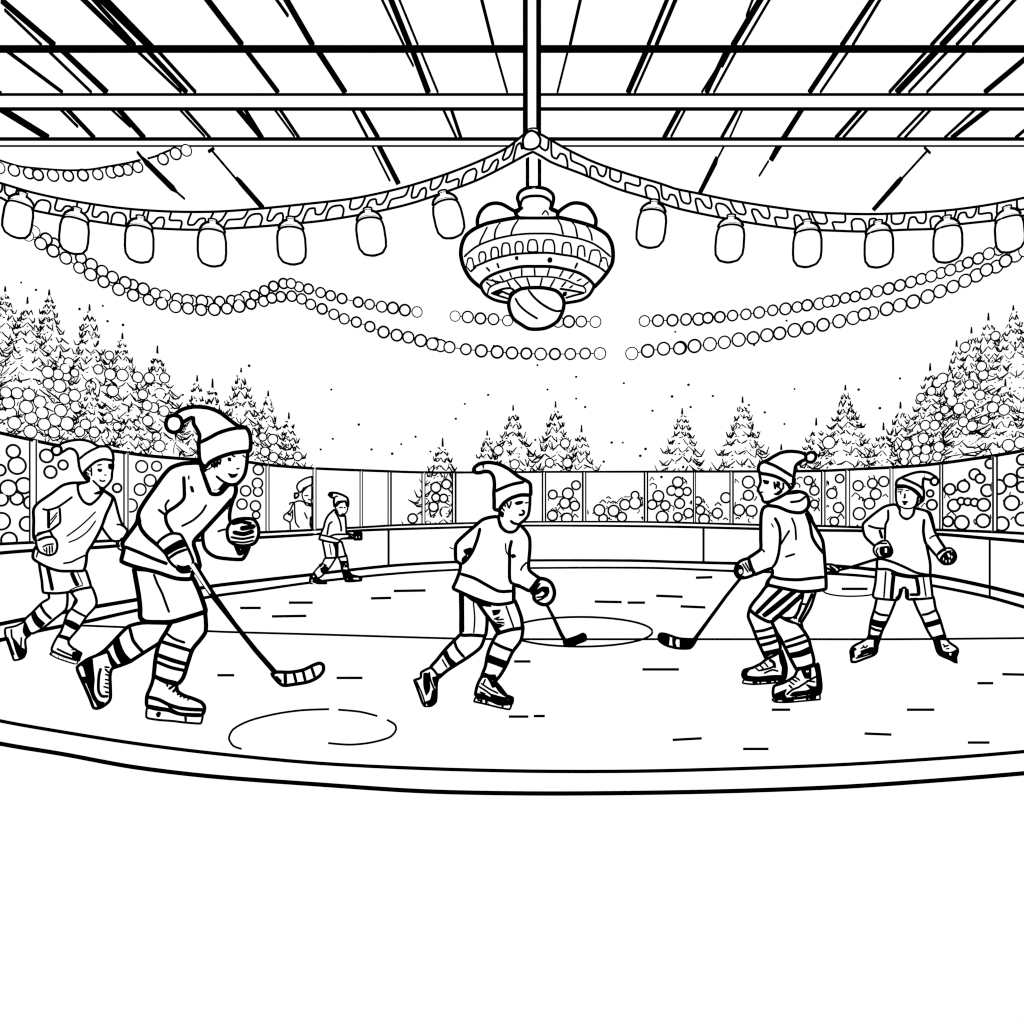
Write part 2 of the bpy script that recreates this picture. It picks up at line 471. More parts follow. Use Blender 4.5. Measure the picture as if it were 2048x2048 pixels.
gl += circ('450,905,30 565,770,28 663,763,35 715,710,28 643,825,33 707,843,30 657,925,35 563,905,32 865,870,35 957,875,35 1030,835,33 1095,825,38 1095,775,25 1010,915,30 890,925,28 1245,780,35 1370,690,33 1330,745,30 1378,755,30 1430,750,26 1382,827,32 1290,840,30 1270,915,38 1205,835,30 1440,890,30 1370,915,28 1500,810,25 1680,790,32 1625,890,32 1515,870,28 1540,930,34 1825,690,38 1825,775,32 1765,870,35 1845,875,35', KN)
gl += circ('165,240,35 100,365,42 155,485,42 120,600,36 320,300,42 440,280,40 535,265,42 468,370,45 415,450,45 330,535,50 925,365,28 940,460,42 1090,330,45 1205,305,48 1300,205,45 1345,240,38 1430,115,40 1405,340,50 1125,465,50 1185,430,30 1240,435,30 1298,440,32 1375,460,52 1190,610,58 1370,595,55 1075,600,42 1600,255,55 1500,310,60 1610,445,60 1525,620,58 1700,80,45 1700,190,45 1700,310,45 1700,580,55', KG)
gl += circ('1113,285,30 1155,355,32 1155,450,28', KF)
proto = {}
def globe_proto(wr):
    key = round(wr, 2)
    if key not in proto:
        p = Part(); v, f = ball(Vector((0, 0, 0)), 1.0, 20, 12); p.solid(v, f, key)
        me = bpy.data.meshes.new('globe'); me.from_pydata([tuple(q) for q in p.v], [], p.f)
        for m in (white('globe'), INK, SHELL): me.materials.append(m)
        me.polygons.foreach_set('material_index', p.m); me.update(); proto[key] = me
    return proto[key]
def put_globe(px, py, r, Y, parent, w=2.6, name='globe', wk=1.3):
    w *= wk; rr = max(r - w/2, 2); o = bpy.data.objects.new(name, globe_proto(w/rr)); COL.objects.link(o)
    o.parent = parent; o.location = at(px, py, Y) - Vector(parent['_w']); s = rr*Y/F; o.scale = (s/math.sqrt(1+((px-CX)/F)**2), s, s)
def twigs(parent, x0, x1, y0, y1, n, Y, w=2.6):
    p = Part(); RU = random.uniform
    for _ in range(n):
        x = RU(x0, x1); y = RU(y0, y1); kind = random.random()
        if kind < .45:
            s = random.choice((-1, 1)); L = RU(8, 16)
            pts = [(x, y), (x+s*L*.5, y-L*RU(.3, .7)), (x+s*L, y+RU(-2, 3))]
        elif kind < .7: L = RU(6, 12); pts = [(x, y), (x+RU(-3, 3), y+L*.5), (x+RU(-5, 5), y+L)]
        elif kind < .9:
            L = RU(6, 10); pts = [(x-L, y+RU(0, 4)), (x, y-L*.6), (x+L, y+RU(0, 4)), (x+L*.9, y+L)]
        else: pts = [(x, y), (x+2.5, y+2.5)]
        pts = [(min(max(q[0], x0), x1), min(max(q[1], y0), y1)) for q in pts]
        if max(q[0] for q in pts)-min(q[0] for q in pts) < 1 and kind < .4: continue
        pts = resample(catmull(pts, False), 3, False)
        p.tube([at(u, v, Y(u)) for u, v in pts], w*RU(.8, 1.2)/2*Y(x)/F, 1, 5)
    p.build('twigs', parent, mats=[INK, INK])
ORD = 'first second third fourth fifth sixth seventh eighth ninth tenth eleventh twelfth thirteenth fourteenth fifteenth sixteenth seventeenth eighteenth nineteenth twentieth'.split()
for i, ((x0, w0), (x1, w1)) in enumerate(zip(POSTS, POSTS[1:])):
    mine = [c for c in gl if x0 <= c[0] < x1]
    if not mine: continue
    Y = board_y((x0+x1)/2)+.55
    e = empty('bokeh_cluster', at((x0+x1)/2, CY+H*F/Y, Y), 'white balls for blurred lights behind the %s glass pane from the left' % ORD[i], 'globes', 'clusters of balls for blurred lights behind the glass')
    for j, (x, y, r) in enumerate(mine):
        lo = x0+w0/2; hi = x1-w1/2
        put_globe(x, y, r, board_y(x)+.35+.02*j+r*.01, e, 2.8 if 250 < x < 1850 else 3.4)
    if x0 > 840: twigs(e, x0+w0/2+4, x1-w1/2-4, lerp(T_GLASS, (x0+x1)/2)+(10 if i in (8, 11, 13, 14, 15, 16) else 50), lerp(T_TOP, (x0+x1)/2)-4, int((x1-x0)*(.20 if x0 < 1700 else .06)), lambda u: board_y(u)+1.2)

tl = circ('40,845,38 118,850,38 200,860,42 58,915,42 182,945,45 275,910,42 290,985,42 420,970,42 100,1055,44 215,1020,42 305,1065,42 380,1035,42 462,1060,46 210,1115,44 372,1120,38 590,1065,36 650,1120,36 550,1115,34 330,705,40 335,785,36 410,800,44 400,720,36 450,680,34 475,640,34 460,735,30 515,710,28 445,890,36 515,865,40 760,720,38 845,725,40 950,740,36 1030,745,36 1135,745,34 985,860,34 1015,935,34 1020,1040,36 745,1020,34 1000,1205,36 1100,1215,40 755,590,30 75,985,38 440,1135,34 20,1000,36 1060,950,34 1080,1150,30', KL)
tm = circ('565,560,26 630,575,32 580,655,30 635,690,30 790,685,28', KM)
tn = circ('215,485,30 320,575,30 545,565,28 660,565,30 645,440,30', KN)
tr = circ('985,620,24 1080,535,26 1110,510,30 1335,440,28 1155,550,26 1150,595,30 1165,640,30 1205,685,32 1465,690,32 1010,780,28 1065,780,28 1000,855,30 960,925,26 1015,920,28 1090,905,30 1005,965,28 890,950,28 890,990,22 955,985,28 1080,960,26 1230,760,28 1280,785,30 1245,810,24 1490,895,34 1560,880,34 455,880,36 1415,265,26 1240,330,28 1345,490,28', KR)
def scatter(poly, n, have, r0, r1):
    poly = [(x*2048/1932, y*2048/1932) for x, y in poly]; out = []; t = 0
    xs_ = [q[0] for q in poly]; ys_ = [q[1] for q in poly]
    while len(out) < n and t < 6000:
        t += 1; x = random.uniform(min(xs_), max(xs_)); y = random.uniform(min(ys_), max(ys_)); r = random.uniform(r0, r1)
        ins = False
        for i in range(len(poly)):
            (ax, ay), (bx, by) = poly[i-1], poly[i]
            if (ay > y) != (by > y) and x < (bx-ax)*(y-ay)/(by-ay)+ax: ins = not ins
        if not ins or any(math.hypot(x-c[0], y-c[1]) < (r+c[2])*.92 for c in have+out): continue
        out.append((x, y, r))
    return out
tl += scatter([(0, 745), (60, 745), (110, 700), (170, 690), (300, 720), (340, 830), (120, 830), (0, 812)], 12, tl, 8, 12)
tr += scatter([(1690, 820), (1760, 730), (1830, 690), (1900, 760), (1925, 830), (1700, 875)], 10, tr, 8, 11)
for lst, lab in ((tl, 'pile of white balls for blurred lights among the trees at the left'), (tm, 'few white balls for blurred lights below the last trees left of the middle'), (tn, 'few white balls for blurred lights between the small middle trees'), (tr, 'white balls for blurred lights among the trees at the right')):
    cx = sum(c[0] for c in lst)/len(lst); Y = board_y(cx)+2.4
    e = empty('bokeh_cluster', at(cx, CY+H*F/Y, Y), lab, 'globes', 'clusters of balls for blurred lights among the trees')
    for j, (x, y, r) in enumerate(lst): put_globe(x, y, r, board_y(x)+2.3+.03*j, e, 2.3, wk=1.1)

# ------------------------------------------------------------------ trees
def tree(tx, ty, slope=.40, dY=3.6, label='', front=False, bottom=None):
    x = tx*2048/1932; y = ty*2048/1932; Y = board_y(x)+dY
    tip = at(x, y, Y); u = Y/F; RU = random.uniform
    root = empty('spruce_tree', Vector((tip.x, tip.y, 0)), label, 'tree', 'snowy spruce trees around the rink')
    tk = Part(); Hh = tip.z
    tk.tube([Vector((tip.x, tip.y, 0)), Vector((tip.x, tip.y, Hh*.5)), Vector((tip.x, tip.y, Hh-.3))], [.05*Hh/2, .03*Hh/2, .008], 0, 8)
    tk.build('trunk', root, 'bark')
    c = Part(); ink = 1.55*u
    ld = RU(20, 30)*u
    c.tube([tip, tip-Vector((0, 0, ld*.35)), tip-Vector((0, 0, ld*.9))], [1.3*u, 2.2*u, 2.6*u], 1, 5)
    for s in (-1, 1): c.tube([tip-Vector((0, 0, ld*.55)), tip+Vector((s*3.5*u, 0, -ld*.85)), tip+Vector((s*RU(5, 8)*u, 0, -ld*1.15))], [1.2*u, 1.3*u, .8*u], 1, 4)
    z = tip.z - ld*.9; zb = bottom if bottom is not None else 1.2
    k = 0
    def curl(g, r0, r1, zz, sc):
        """a twig that sags outward and turns up at its end"""
        d = Vector((math.cos(g), math.sin(g), 0)); o = Vector((tip.x, tip.y, zz))
        a = o + d*r0 + Vector((0, 0, sc*.55)); m1 = o + d*(r0*.6+r1*.4) + Vector((0, 0, -sc*.05)); m2 = o + d*(r0*.2+r1*.8) + Vector((0, 0, sc*RU(-.05, .1))); e = o + d*r1*RU(1.0, 1.08) + Vector((0, 0, sc*RU(.35, .75)))
        w = ink*RU(.8, 1.25)
        c.tube([a, m1, m2, e], [w*.6, w, w*1.15, w*.5], 1, 4)
    while z > zb and k < 34:
        dep = tip.z - z
        step = (13 + min(14, dep/u*.075))*u*RU(.85, 1.2)
        r = max(6*u, slope*(dep+step*.4)) * RU(.86, 1.14)
        K = max(5, min(11, int(r/u/8.5)+4)); ph = RU(0, 6.28)
        ap = Vector((tip.x, tip.y, z + step*.9)); V = [ap]; ring = []
        for j in range(2*K):
            g = ph + math.pi*j/K + RU(-.4, .4)/K
            if j % 2 == 0: rr = r*RU(.84, 1.12); zz = z - step*RU(.5, .9)
            else: rr = r*RU(.6, .8); zz = z - step*RU(-.05, .25)
            ring.append(Vector((tip.x+rr*math.cos(g), tip.y+rr*math.sin(g), zz)))
        V += ring; n = len(ring)
        c.raw(V, [(0, 1+j, 1+(j+1) % n) for j in range(n)], 0)
        for j in range(n):
            a, b = ring[j], ring[(j+1) % n]
            if a.y > tip.y + r*.35 and b.y > tip.y + r*.35: continue
            if random.random() < .12: continue
            mid = (a+b)/2 + Vector((RU(-1, 1)*u, 0, RU(-2.6, .4)*u))
            t0 = RU(0, .12); t1 = 1-RU(0, .25)
            w = ink*RU(.7, 1.2)
            c.tube([a.lerp(b, t0), mid, a.lerp(b, t1)], [w*.7, w, w*.7], 1, 4)
        for j in range(0, n, 2):
            a = ring[j]
            if a.y > tip.y + r*.3: continue
            g = math.atan2(a.y-tip.y, a.x-tip.x)
            if random.random() < .6 or (abs(math.cos(g)) > .7 and dep < 130*u):
                curl(g, r*.55, r*1.1, a.z, min(step, r)*.9)
            for q in range(2 if dep > 60*u else 1):
                if random.random() < .75:
                    b = ap.lerp(ring[(j+q) % n], RU(.3, .85)) + Vector((0, -1.5*u, 0))
                    e2 = b + Vector((RU(-6, 6), -1, RU(-5, 3)))*u
                    mm = (b+e2)/2 + Vector((RU(-1, 1)*u, 0, RU(-3, 2)*u)); w = ink*RU(.7, 1.15)
                    c.tube([b, mm, e2], [w*.8, w, w*.5], 1, 4)
            if random.random() < .12 and dep > 60*u:
                b = ap.lerp(a, RU(.4, .8)) + Vector((0, -2*u, 0))
                v, f = ball(b, RU(1.8, 2.8)*u, 6, 4, (1, .6, 1.4)); c.raw(v, f, 1)
        z -= step*.92; k += 1
    c.build('crown', root, 'snowy_needles')
TREES = [(10, 540, .36, 4.4, 'tall snowy spruce cut by the left edge of the picture'), (52, 560, .36, 3.8, 'second tall snowy spruce from the left edge'), (93, 546, .30, 5.0, 'tall snowy spruce, third from the left edge'),
 (169, 574, .33, 4.6, 'tall snowy spruce with upturned twigs right of the three leftmost tips'), (114, 662, .34, 4.0, 'lower snowy spruce between the tall left tips'),
 (231, 628, .34, 4.4, 'snowy spruce of middle height above the left skater'), (172, 715, .36, 3.5, 'small snowy spruce standing in front of the tall left trees'),
 (55, 728, .40, 3.3, 'small snowy spruce low at the left edge among blurred light spots'), (297, 652, .36, 4.2, 'snowy spruce above the large skater pompom'), (243, 765, .40, 3.3, 'wide snowy spruce low behind the left skater'),
 (372, 708, .32, 4.6, 'snowy spruce just above the large skater hat, left of two twins'), (401, 714, .30, 4.3, 'snowy spruce just above the large skater hat, right of two twins'), (455, 694, .36, 4.0, 'snowy spruce rising right of the large skater hat'),
 (506, 737, .34, 4.0, 'snowy spruce, second from the right end of the left row'), (545, 778, .36, 4.0, 'short snowy spruce at the right end of the left row'),
 (919, 812, .36, 4.2, 'short snowy spruce behind the middle skater hat'), (968, 764, .40, 4.4, 'snowy spruce above the middle skater hat, left of the tallest middle one'), (1048, 757, .38, 4.8, 'tallest snowy spruce of the middle group'), (1097, 802, .38, 3.6, 'short snowy spruce at the right end of the middle group'),
 (1287, 770, .42, 4.4, 'lightly drawn snowy spruce standing alone right of the middle'), (1401, 748, .40, 4.2, 'snowy spruce left of the hooded skater hat'), (1474, 838, .3, 3.9, 'tiny tree tip above the hooded skater hat'), (1540, 788, .38, 4.2, 'short snowy spruce right of the hooded skater pompom'),
 (1595, 726, .38, 4.0, 'broad snowy spruce with a long black leader right of the hooded skater'), (1667, 797, .38, 3.6, 'low snowy spruce left of the rising right row'), (1699, 758, .34, 4.2, 'snowy spruce at the low end of the right row'),
 (1755, 685, .34, 4.4, 'snowy spruce, second step of the right row'), (1805, 642, .32, 4.8, 'snowy spruce, third step of the right row'), (1833, 617, .32, 4.6, 'snowy spruce, fourth step of the right row'), (1865, 590, .32, 5.0, 'tall snowy spruce, second from the right edge'),
 (1912, 576, .34, 4.6, 'tall snowy spruce at the right edge'), (1829, 700, .36, 3.9, 'shorter snowy spruce in front of the tall right row'), (1897, 715, .36, 3.7, 'shorter snowy spruce in front at the right edge'), (1770, 790, .36, 3.6, 'low snowy spruce behind the right skater')]
for t in TREES: tree(*t)
tree(835, 826, .42, 1.0, 'small snowy spruce seen through the glass left of the middle skater', bottom=.35)
# ------------------------------------------------------------------ open roof of rafters and beams
roof = empty('pergola_roof', on_roof(1024, 200), 'open roof frame of white beams and black slanting rafters overhead', 'roof')
QL = (0, 0, 2.76); QM = (700, 0, 2.76); QR = (1348, 0, 2.76)
RAFT = [(QL, '10,10,300,255,32 25,60,230,255,10 345,285,590,515,34 265,285,505,515,12 35,285,345,515,16 425,-30,720,255,26 485,-30,745,255,20 520,-30,825,268,30 560,-30,848,265,14 755,285,1000,515,12 800,270,1030,515,28 870,285,1080,515,18 1118,-30,1335,253,34 1360,285,1535,515,28 1502,-30,1590,95,14 1560,-30,1725,255,36 1755,285,1905,515,34 -20,590,265,765,40 330,605,430,705,12 368,605,520,765,26 610,605,720,705,10 652,605,795,765,32 988,605,1130,758,10 1018,605,1160,765,16 1310,605,1440,758,32 1350,605,1450,765,20 1513,605,1625,758,10 1543,605,1650,765,18 -30,500,8,520,14'),
 (QM, '160,-30,300,262,12 212,-30,330,262,36 258,-30,375,255,11 305,285,350,370,10 345,285,432,515,38 390,285,485,515,12 718,-30,790,255,20 802,285,868,515,13 1280,-30,1215,255,20 1203,285,1145,515,13 1765,-30,1645,258,24 1812,-30,1690,258,24 1637,285,1535,515,34 1675,285,1572,515,14 12,605,97,765,16 62,605,155,765,28 513,605,587,765,14 558,605,612,765,22 1820,605,1733,765,28 1853,605,1773,758,13'),
 (QR, '0,40,20,-30,10 447,-30,400,95,12 498,-30,325,258,36 548,-30,378,258,11 305,280,258,370,34 290,285,180,515,30 345,285,220,515,12 252,360,153,515,10 1118,-30,925,258,28 1158,-30,985,258,14 905,280,748,515,30 965,285,808,515,12 1680,-30,1418,258,18 1748,-30,1475,258,36 1826,-30,1558,255,14 1915,-30,1648,252,14 1397,285,1188,515,16 1452,285,1230,515,38 1515,285,1295,515,12 1615,285,1395,515,12 1945,325,1715,515,28 353,605,262,765,20 380,605,308,765,10 708,605,600,775,34 1035,605,893,765,22 1072,605,933,765,14 1388,605,1233,765,12 1422,605,1273,765,12 1668,605,1493,765,12 1738,605,1533,765,26 1945,715,1885,765,16')]
def bar_on_roof(x1, y1, x2, y2, w1, w2):
    p = Part(); dx, dy = x2-x1, y2-y1; l = math.hypot(dx, dy); nx, ny = -dy/l, dx/l
    q = [(x1+nx*w1/2, y1+ny*w1/2), (x1-nx*w1/2, y1-ny*w1/2), (x2-nx*w2/2, y2-ny*w2/2), (x2+nx*w2/2, y2+ny*w2/2)]
    lo = [on_roof(a, b) for a, b in q]; hi = [v+Vector((0, 0, .02)) for v in lo]
    p.raw(lo+hi, [(0, 1, 2, 3), (7, 6, 5, 4), (0, 4, 5, 1), (1, 5, 6, 2), (2, 6, 7, 3), (3, 7, 4, 0)], 1)
    return p
for k, s in RAFT:
    for q in s.split():
        a = [float(t)/2.76 for t in q.split(',')]
        if a[1] <= 0 and a[3] > 30:   # carry the rafter on towards the near end of the roof
            m = -240/(a[3]-a[1]); a[0] += (a[2]-a[0])*m; a[1] -= 240
        bar_on_roof(a[0]+k[0], a[1], a[2]+k[0], a[3], a[4]*.78*random.uniform(.9, 1.05), a[4]*.78).build('rafter', roof, mats=[INK, INK])
RODS = [(QL, '757,842,787,880,12,14 785,875,812,905,14,30 808,900,955,1045,30,34 950,1040,978,1065,34,10 972,1060,1020,1102,9,9'),
        (QL, '1150,842,1182,822,16,16 1165,830,1300,988,9,9 1303,985,1330,1012,20,28 1325,1008,1450,1150,28,30'),
        (QM, '115,795,220,1002,9,11'), (QM, '158,805,268,1018,28,30'),
        (QR, '290,785,245,870,9,9 238,872,225,905,22,30 228,900,142,1070,30,26'), (QR, '605,765,580,810,30,36 582,805,535,888,36,30 522,892,470,975,9,9'),
        (QR, '1382,818,1415,850,12,12 1397,838,1262,985,9,9 1258,985,1235,1010,22,30 1240,1005,1100,1162,30,24')]
for k, s in RODS:
    p = Part()
    for q in s.split():
        a = [float(t)/2.76 for t in q.split(',')]
        b = bar_on_roof(a[0]+k[0], a[1], a[2]+k[0], a[3], a[4]*.85, a[5]*.85)
        p.raw(b.v, b.f, 1)
    p.build('hanging_rod', roof, mats=[INK, INK])
def hbeam(y0, y1, w0, w1, dY, th=.03):
    p = Part(); Y = RB/((CY-(y0+y1)/2)/F-RA) - dY
    a = at(-1000, y0, Y); b = at(3050, y1, Y)
    box(p, ((a.x+b.x)/2, Y, (a.z+b.z)/2), b.x-a.x, th, abs(a.z-b.z))
    for y, w in ((y0, w0), (y1, w1)):
        p.tube([at(-1000, y, Y-th/2), at(700, y, Y-th/2), at(1400, y, Y-th/2), at(3050, y, Y-th/2)], w/2*Y/F, 1, 6)
    return p
p = Part(); Y = RB/((CY-98)/F-RA)-.1; a = at(-1000, 92, Y); b = at(3050, 104, Y)
box(p, ((a.x+b.x)/2, Y, (a.z+b.z)/2), b.x-a.x, .03, abs(a.z-b.z), 1)
p.build('cross_bar', roof, mats=[INK, INK])
hbeam(189, 218, 6, 7.6, .15).build('beam', roof, 'beam')
hbeam(278, 292, 7.6, 3.8, .15).build('beam', roof, 'beam')

# ------------------------------------------------------------------ pole with the big lamp
YL = 5.5
top = on_roof(1064, -60)
pole = empty('hanging_pole', at(1064, 262, YL), 'thick white vertical pole hanging from the roof above the round lamp', 'pole')
p = Part(); r = 13*YL/F
def cyl(x, y0, y1, r, n=20):
    a = at(x, y0, YL); b = at(x, y1, YL); V = []; Fc = []
    for q in (a, b):
        for k in range(n): g = 2*math.pi*k/n; V.append(q+Vector((r*math.cos(g), r*math.sin(g), 0)))
    for k in range(n): l = (k+1) % n; Fc.append((k, n+k, n+l, l))
    Fc += [tuple(range(n)), tuple(reversed(range(n, 2*n)))]
    return V, Fc
v, f = cyl(1064, -110, 268, r*.64); p.solid(v, f, 10*YL/F); p.build('upper_tube', pole, 'pole')
p = Part(); v, f = cyl(1067, 262, 380, 8.5*YL/F); p.solid(v, f, 7*YL/F); p.build('lower_tube', pole, 'pole')

KP = (900, 350, 5.367)
lamp = empty('pendant_lamp', at(1074, 650, YL), 'large round ornate lamp with a glass ball below, hanging from the central pole', 'lamp')
b = Part()
b.inflate(P('300,560 400,520 560,485 750,455 930,452 1150,455 1300,485 1450,525 1560,565 1680,640 1735,740 1750,860 1735,960 1660,1080 1560,1190 1520,1215 1440,1225 1200,1300 930,1330 700,1300 420,1240 330,1205 220,1110 150,990 118,870 125,760 165,660 230,600', KP), YL, .25, .4, .35, 7.5)
b.ink(P('155,875 240,800 320,750 480,690 660,650 820,632 940,630 1090,632 1220,655 1370,680 1520,730 1620,790 1720,875', KP), 4.2)
b.ink(P('250,990 330,955 450,905 560,875 700,848 880,838 1060,836 1200,855 1350,880 1480,935 1600,990 1670,1040', KP), 4.2)
for s in ('735,480 690,545 665,600 655,650', '540,510 495,580 480,640 482,690', '400,560 360,640 330,700 318,745', '1155,475 1190,540 1205,600 1215,640', '1310,500 1345,560 1360,620 1368,670', '1455,530 1500,600 1518,650 1525,705'):
    b.ink(P(s, KP), 3.6)
def arch(x0, x1, y0, y1, tilt=0, closed=False):
    s = [(x0-tilt, y1), (x0, (y0+y1)/2), (x0+(x1-x0)*.15, y0+8), ((x0+x1)/2, y0), (x1-(x1-x0)*.15, y0+8), (x1, (y0+y1)/2), (x1+tilt, y1)]
    if closed: s += [((x0+x1)/2, y1+8), s[0]]
    b.ink([(x/KP[2]+KP[0], y/KP[2]+KP[1]) for x, y in s], 3.3)
arch(185, 250, 890, 1000, 18); arch(310, 385, 825, 940, -15); arch(440, 520, 775, 900, -6); arch(555, 645, 730, 870, -4); arch(698, 785, 715, 840, -10)
arch(835, 938, 695, 820, 0, True); arch(1000, 1122, 695, 838); arch(1205, 1302, 725, 855); arch(1370, 1445, 760, 880, 2); arch(1500, 1615, 805, 930, 12); arch(1610, 1685, 888, 985, 10)
for s in ('185,990 225,1035 280,985', '505,945 525,1000', '390,990 430,1035', '1370,940 1340,1005', '1165,1000 1165,1001'): b.ink(P(s, KP), 4)
for s in ('1050,910 1072,885 1092,900 1088,930 1062,938', '702,880 728,876 726,910 706,905'): b.fill(P(s, KP))
b.build('lamp_body', lamp, 'lamp')
sk = Part()
sk.inflate(P('335,1170 390,1110 480,1060 600,1020 760,985 930,982 1090,985 1230,1010 1380,1050 1480,1110 1545,1185 1525,1240 1480,1300 1400,1345 1250,1372 1150,1378 700,1378 600,1368 480,1340 390,1290 345,1230', KP), YL-.28, .1, .3, .2, 6)
sk.ink(P('380,1120 480,1140 560,1150 680,1110 800,1092 940,1090 1120,1100 1260,1135 1350,1175 1430,1195', KP), 3.6)
sk.ink(P('405,1275 420,1215 470,1180 550,1150', KP), 3.4); sk.ink(P('1430,1195 1455,1230 1450,1265', KP), 3.4)
for s in ('770,990 770,1090', '905,985 912,1085', '1072,990 1042,1090', '1215,1025 1175,1095', '1325,1055 1275,1115', '640,1040 660,1100', '535,1080 575,1140', '455,1120 495,1160', '390,1150 440,1195', '1410,1115 1360,1140', '1490,1145 1425,1195',
          '825,1100 860,1210', '990,1100 965,1210', '1125,1115 1075,1205', '1245,1145 1195,1205', '690,1120 770,1215', '615,1145 650,1205', '1320,1185 1280,1215'):
    sk.ink(P(s, KP), 3.3)
for s in ('455,1270 560,1225 650,1215 690,1240 640,1280', '455,1270 540,1300 620,1325', '1175,1220 1300,1240 1440,1265', '1240,1320 1340,1290 1440,1265', '560,1250 640,1285'): sk.ink(P(s, KP), 4.2)
sk.fill(P('440,1270 520,1235 570,1250 500,1290', KP)); sk.fill(P('1215,1265 1250,1255 1245,1290 1222,1300', KP))
sk.build('lower_tier', lamp, 'lamp')
gb = Part(); gb.inflate(P('750,1228 850,1212 1000,1212 1130,1240 1190,1290 1222,1360 1212,1450 1160,1560 1080,1620 990,1650 850,1650 760,1600 680,1540 640,1450 632,1370 660,1290', KP), YL-.42, .14, .2, .2, 7, step=5)
gb.ink(P('845,1240 900,1310 980,1380 1080,1440 1150,1462 1195,1455', KP), 4.5); gb.ink(P('703,1325 740,1390 800,1450 870,1500 940,1542', KP), 4.2)
gb.build('glass_ball', lamp, 'lamp_glass')
for s in ('300,555 295,480 330,390 400,325 480,303 560,315 650,365 720,405 760,440 740,480 500,540', '1560,560 1565,480 1530,400 1470,330 1390,303 1310,305 1230,345 1165,400 1150,450 1300,500 1450,540'):
    p = Part(); p.inflate(P(s, KP), YL+.06, .08, .08, .15, 7); p.build('scroll_handle', lamp, 'lamp')
cp = Part(); cp.inflate(P('725,245 745,190 800,150 870,135 960,135 1040,155 1100,205 1112,260 1095,330 1080,370 1150,400 1150,460 750,460 700,410 750,370 740,300', KP), YL-.02, .08, .1, .12, 6.5)
cp.ink(P('750,360 762,300 790,250 860,228 980,228 1050,258 1085,300 1080,350', KP), 5.5)
cp.ink(P('990,425 1005,400 1028,383 1050,410 1055,430', KP), 3.2)
cp.ink(P('680,390 730,372 785,352', KP), 6); cp.ink(P('1060,358 1110,368 1165,395', KP), 6)
cp.build('cap', lamp, 'lamp')

# ------------------------------------------------------------------ garlands
def garland(top, bot, Yf, label, rnd, xs_units):
    p = Part(); x0 = max(top[0][0], bot[0][0]); x1 = min(top[-1][0], bot[-1][0])
    rng = random.Random(rnd); N = 90; V = []; Fc = []; inner = []
    T = catmull(top, False, 6); B = catmull(bot, False, 6)
    T = resample(T, 6, False); B = resample(B, 6, False)
    def param(L, t):
        s = t*(len(L)-1); i = min(int(s), len(L)-2); q = s-i
        return (L[i][0]+(L[i+1][0]-L[i][0])*q, L[i][1]+(L[i+1][1]-L[i][1])*q)
    def pt(t, v): a = param(T, t); c = param(B, t); return (a[0]+(c[0]-a[0])*v, a[1]+(c[1]-a[1])*v)
    for i in range(N+1):
        t = i/N
        for v in (0, 1):
            x, y = pt(t, v); V.append(at(x, y, Yf(x)))
        for v in (0, 1):
            x, y = pt(t, v); V.append(at(x, y, Yf(x))+Vector((0, .05, 0)))
    for i in range(N):
        a = 4*i; c = a+4
        Fc += [(a, a+1, c+1, c), (a+2, c+2, c+3, a+3), (a, c, c+2, a+2), (a+1, a+3, c+3, c+1)]
    p.raw(V, Fc, 0)
    def ln(pts, w):
        pts = resample(catmull(pts, False), 4, False)
        p.tube([at(x, y, Yf(x)-.006) for x, y in pts], w/2*YG/F, 1, 6)
    ln([pt(i/60, 0) for i in range(61)], 5.2); ln([pt(i/60, 1) for i in range(61)], 5.2)
    L = sum(math.hypot(T[i+1][0]-T[i][0], T[i+1][1]-T[i][1]) for i in range(len(T)-1))
    t = .012
    kinds = ['s', 'u', 's', 'n', 'u', 's', 'z', 's', 'u', 'z', 'n']
    k = rnd
    while t < .97:
        u = 1/L
        kd = kinds[k % len(kinds)]; k += 1
        if kd == 'u': S = [(0, 0), (1, .48), (6, .62), (18, .62), (24, .45), (26, 0)]; wd = 26
        elif kd == 'n': S = [(0, 1), (0, .5), (6, .3), (20, .3), (27, .55), (28, 1)]; wd = 28
        elif kd == 's': S = [(0, 1), (1, .45), (4, .28), (14, .28), (20, .6), (30, .64), (35, .4), (36, 0)]; wd = 36
        else: S = [(0, 1), (1, .55), (5, .5), (24, .5), (29, .4), (31, 0)]; wd = 31
        if rng.random() < .5 and kd in 'sz': S = [(a, 1-v) for a, v in S]
        if t + wd*u > .985: break
        ln([pt(t+a*u, v) for a, v in S], 4.4)
        t += (wd+rng.uniform(5, 10))*u
    return p
YG = 5.3
def Yg_l(x): return 5.2 + .25*abs(x-1064)/1064
gl_top = P('-700,760 -400,880 -110,985 0,1010 150,1055 300,1090 500,1125 700,1152 950,1168 1200,1168 1450,1150 1650,1130 1932,1098', QL)[:-1] + P('0,1098 170,1065 330,1025 520,965 700,895 860,820 950,750 985,724 1005,720', QM)
gl_bot = P('-700,830 -400,945 -110,1060 0,1090 60,1120 180,1160 360,1195 560,1228 720,1250 950,1265 1110,1268 1370,1255 1560,1240 1750,1222 1932,1195', QL)[:-1] + P('0,1195 160,1165 330,1125 520,1062 700,995 870,910 980,850 1010,838', QM)
gr_top = P('1005,722 1060,745 1200,825 1360,900 1550,965 1720,1015', QM) + P('0,1040 120,1065 340,1110 600,1150 790,1172 1050,1182 1300,1175 1520,1160 1740,1130 1932,1092 2050,1070 2400,985 2750,870', QR)
gr_bot = P('1010,838 1060,865 1120,900 1280,960 1470,1040 1650,1095', QM) + P('0,1145 200,1190 450,1235 680,1265 850,1272 1050,1278 1280,1268 1450,1262 1560,1240 1780,1215 1932,1190 2050,1165 2400,1075 2750,960', QR)
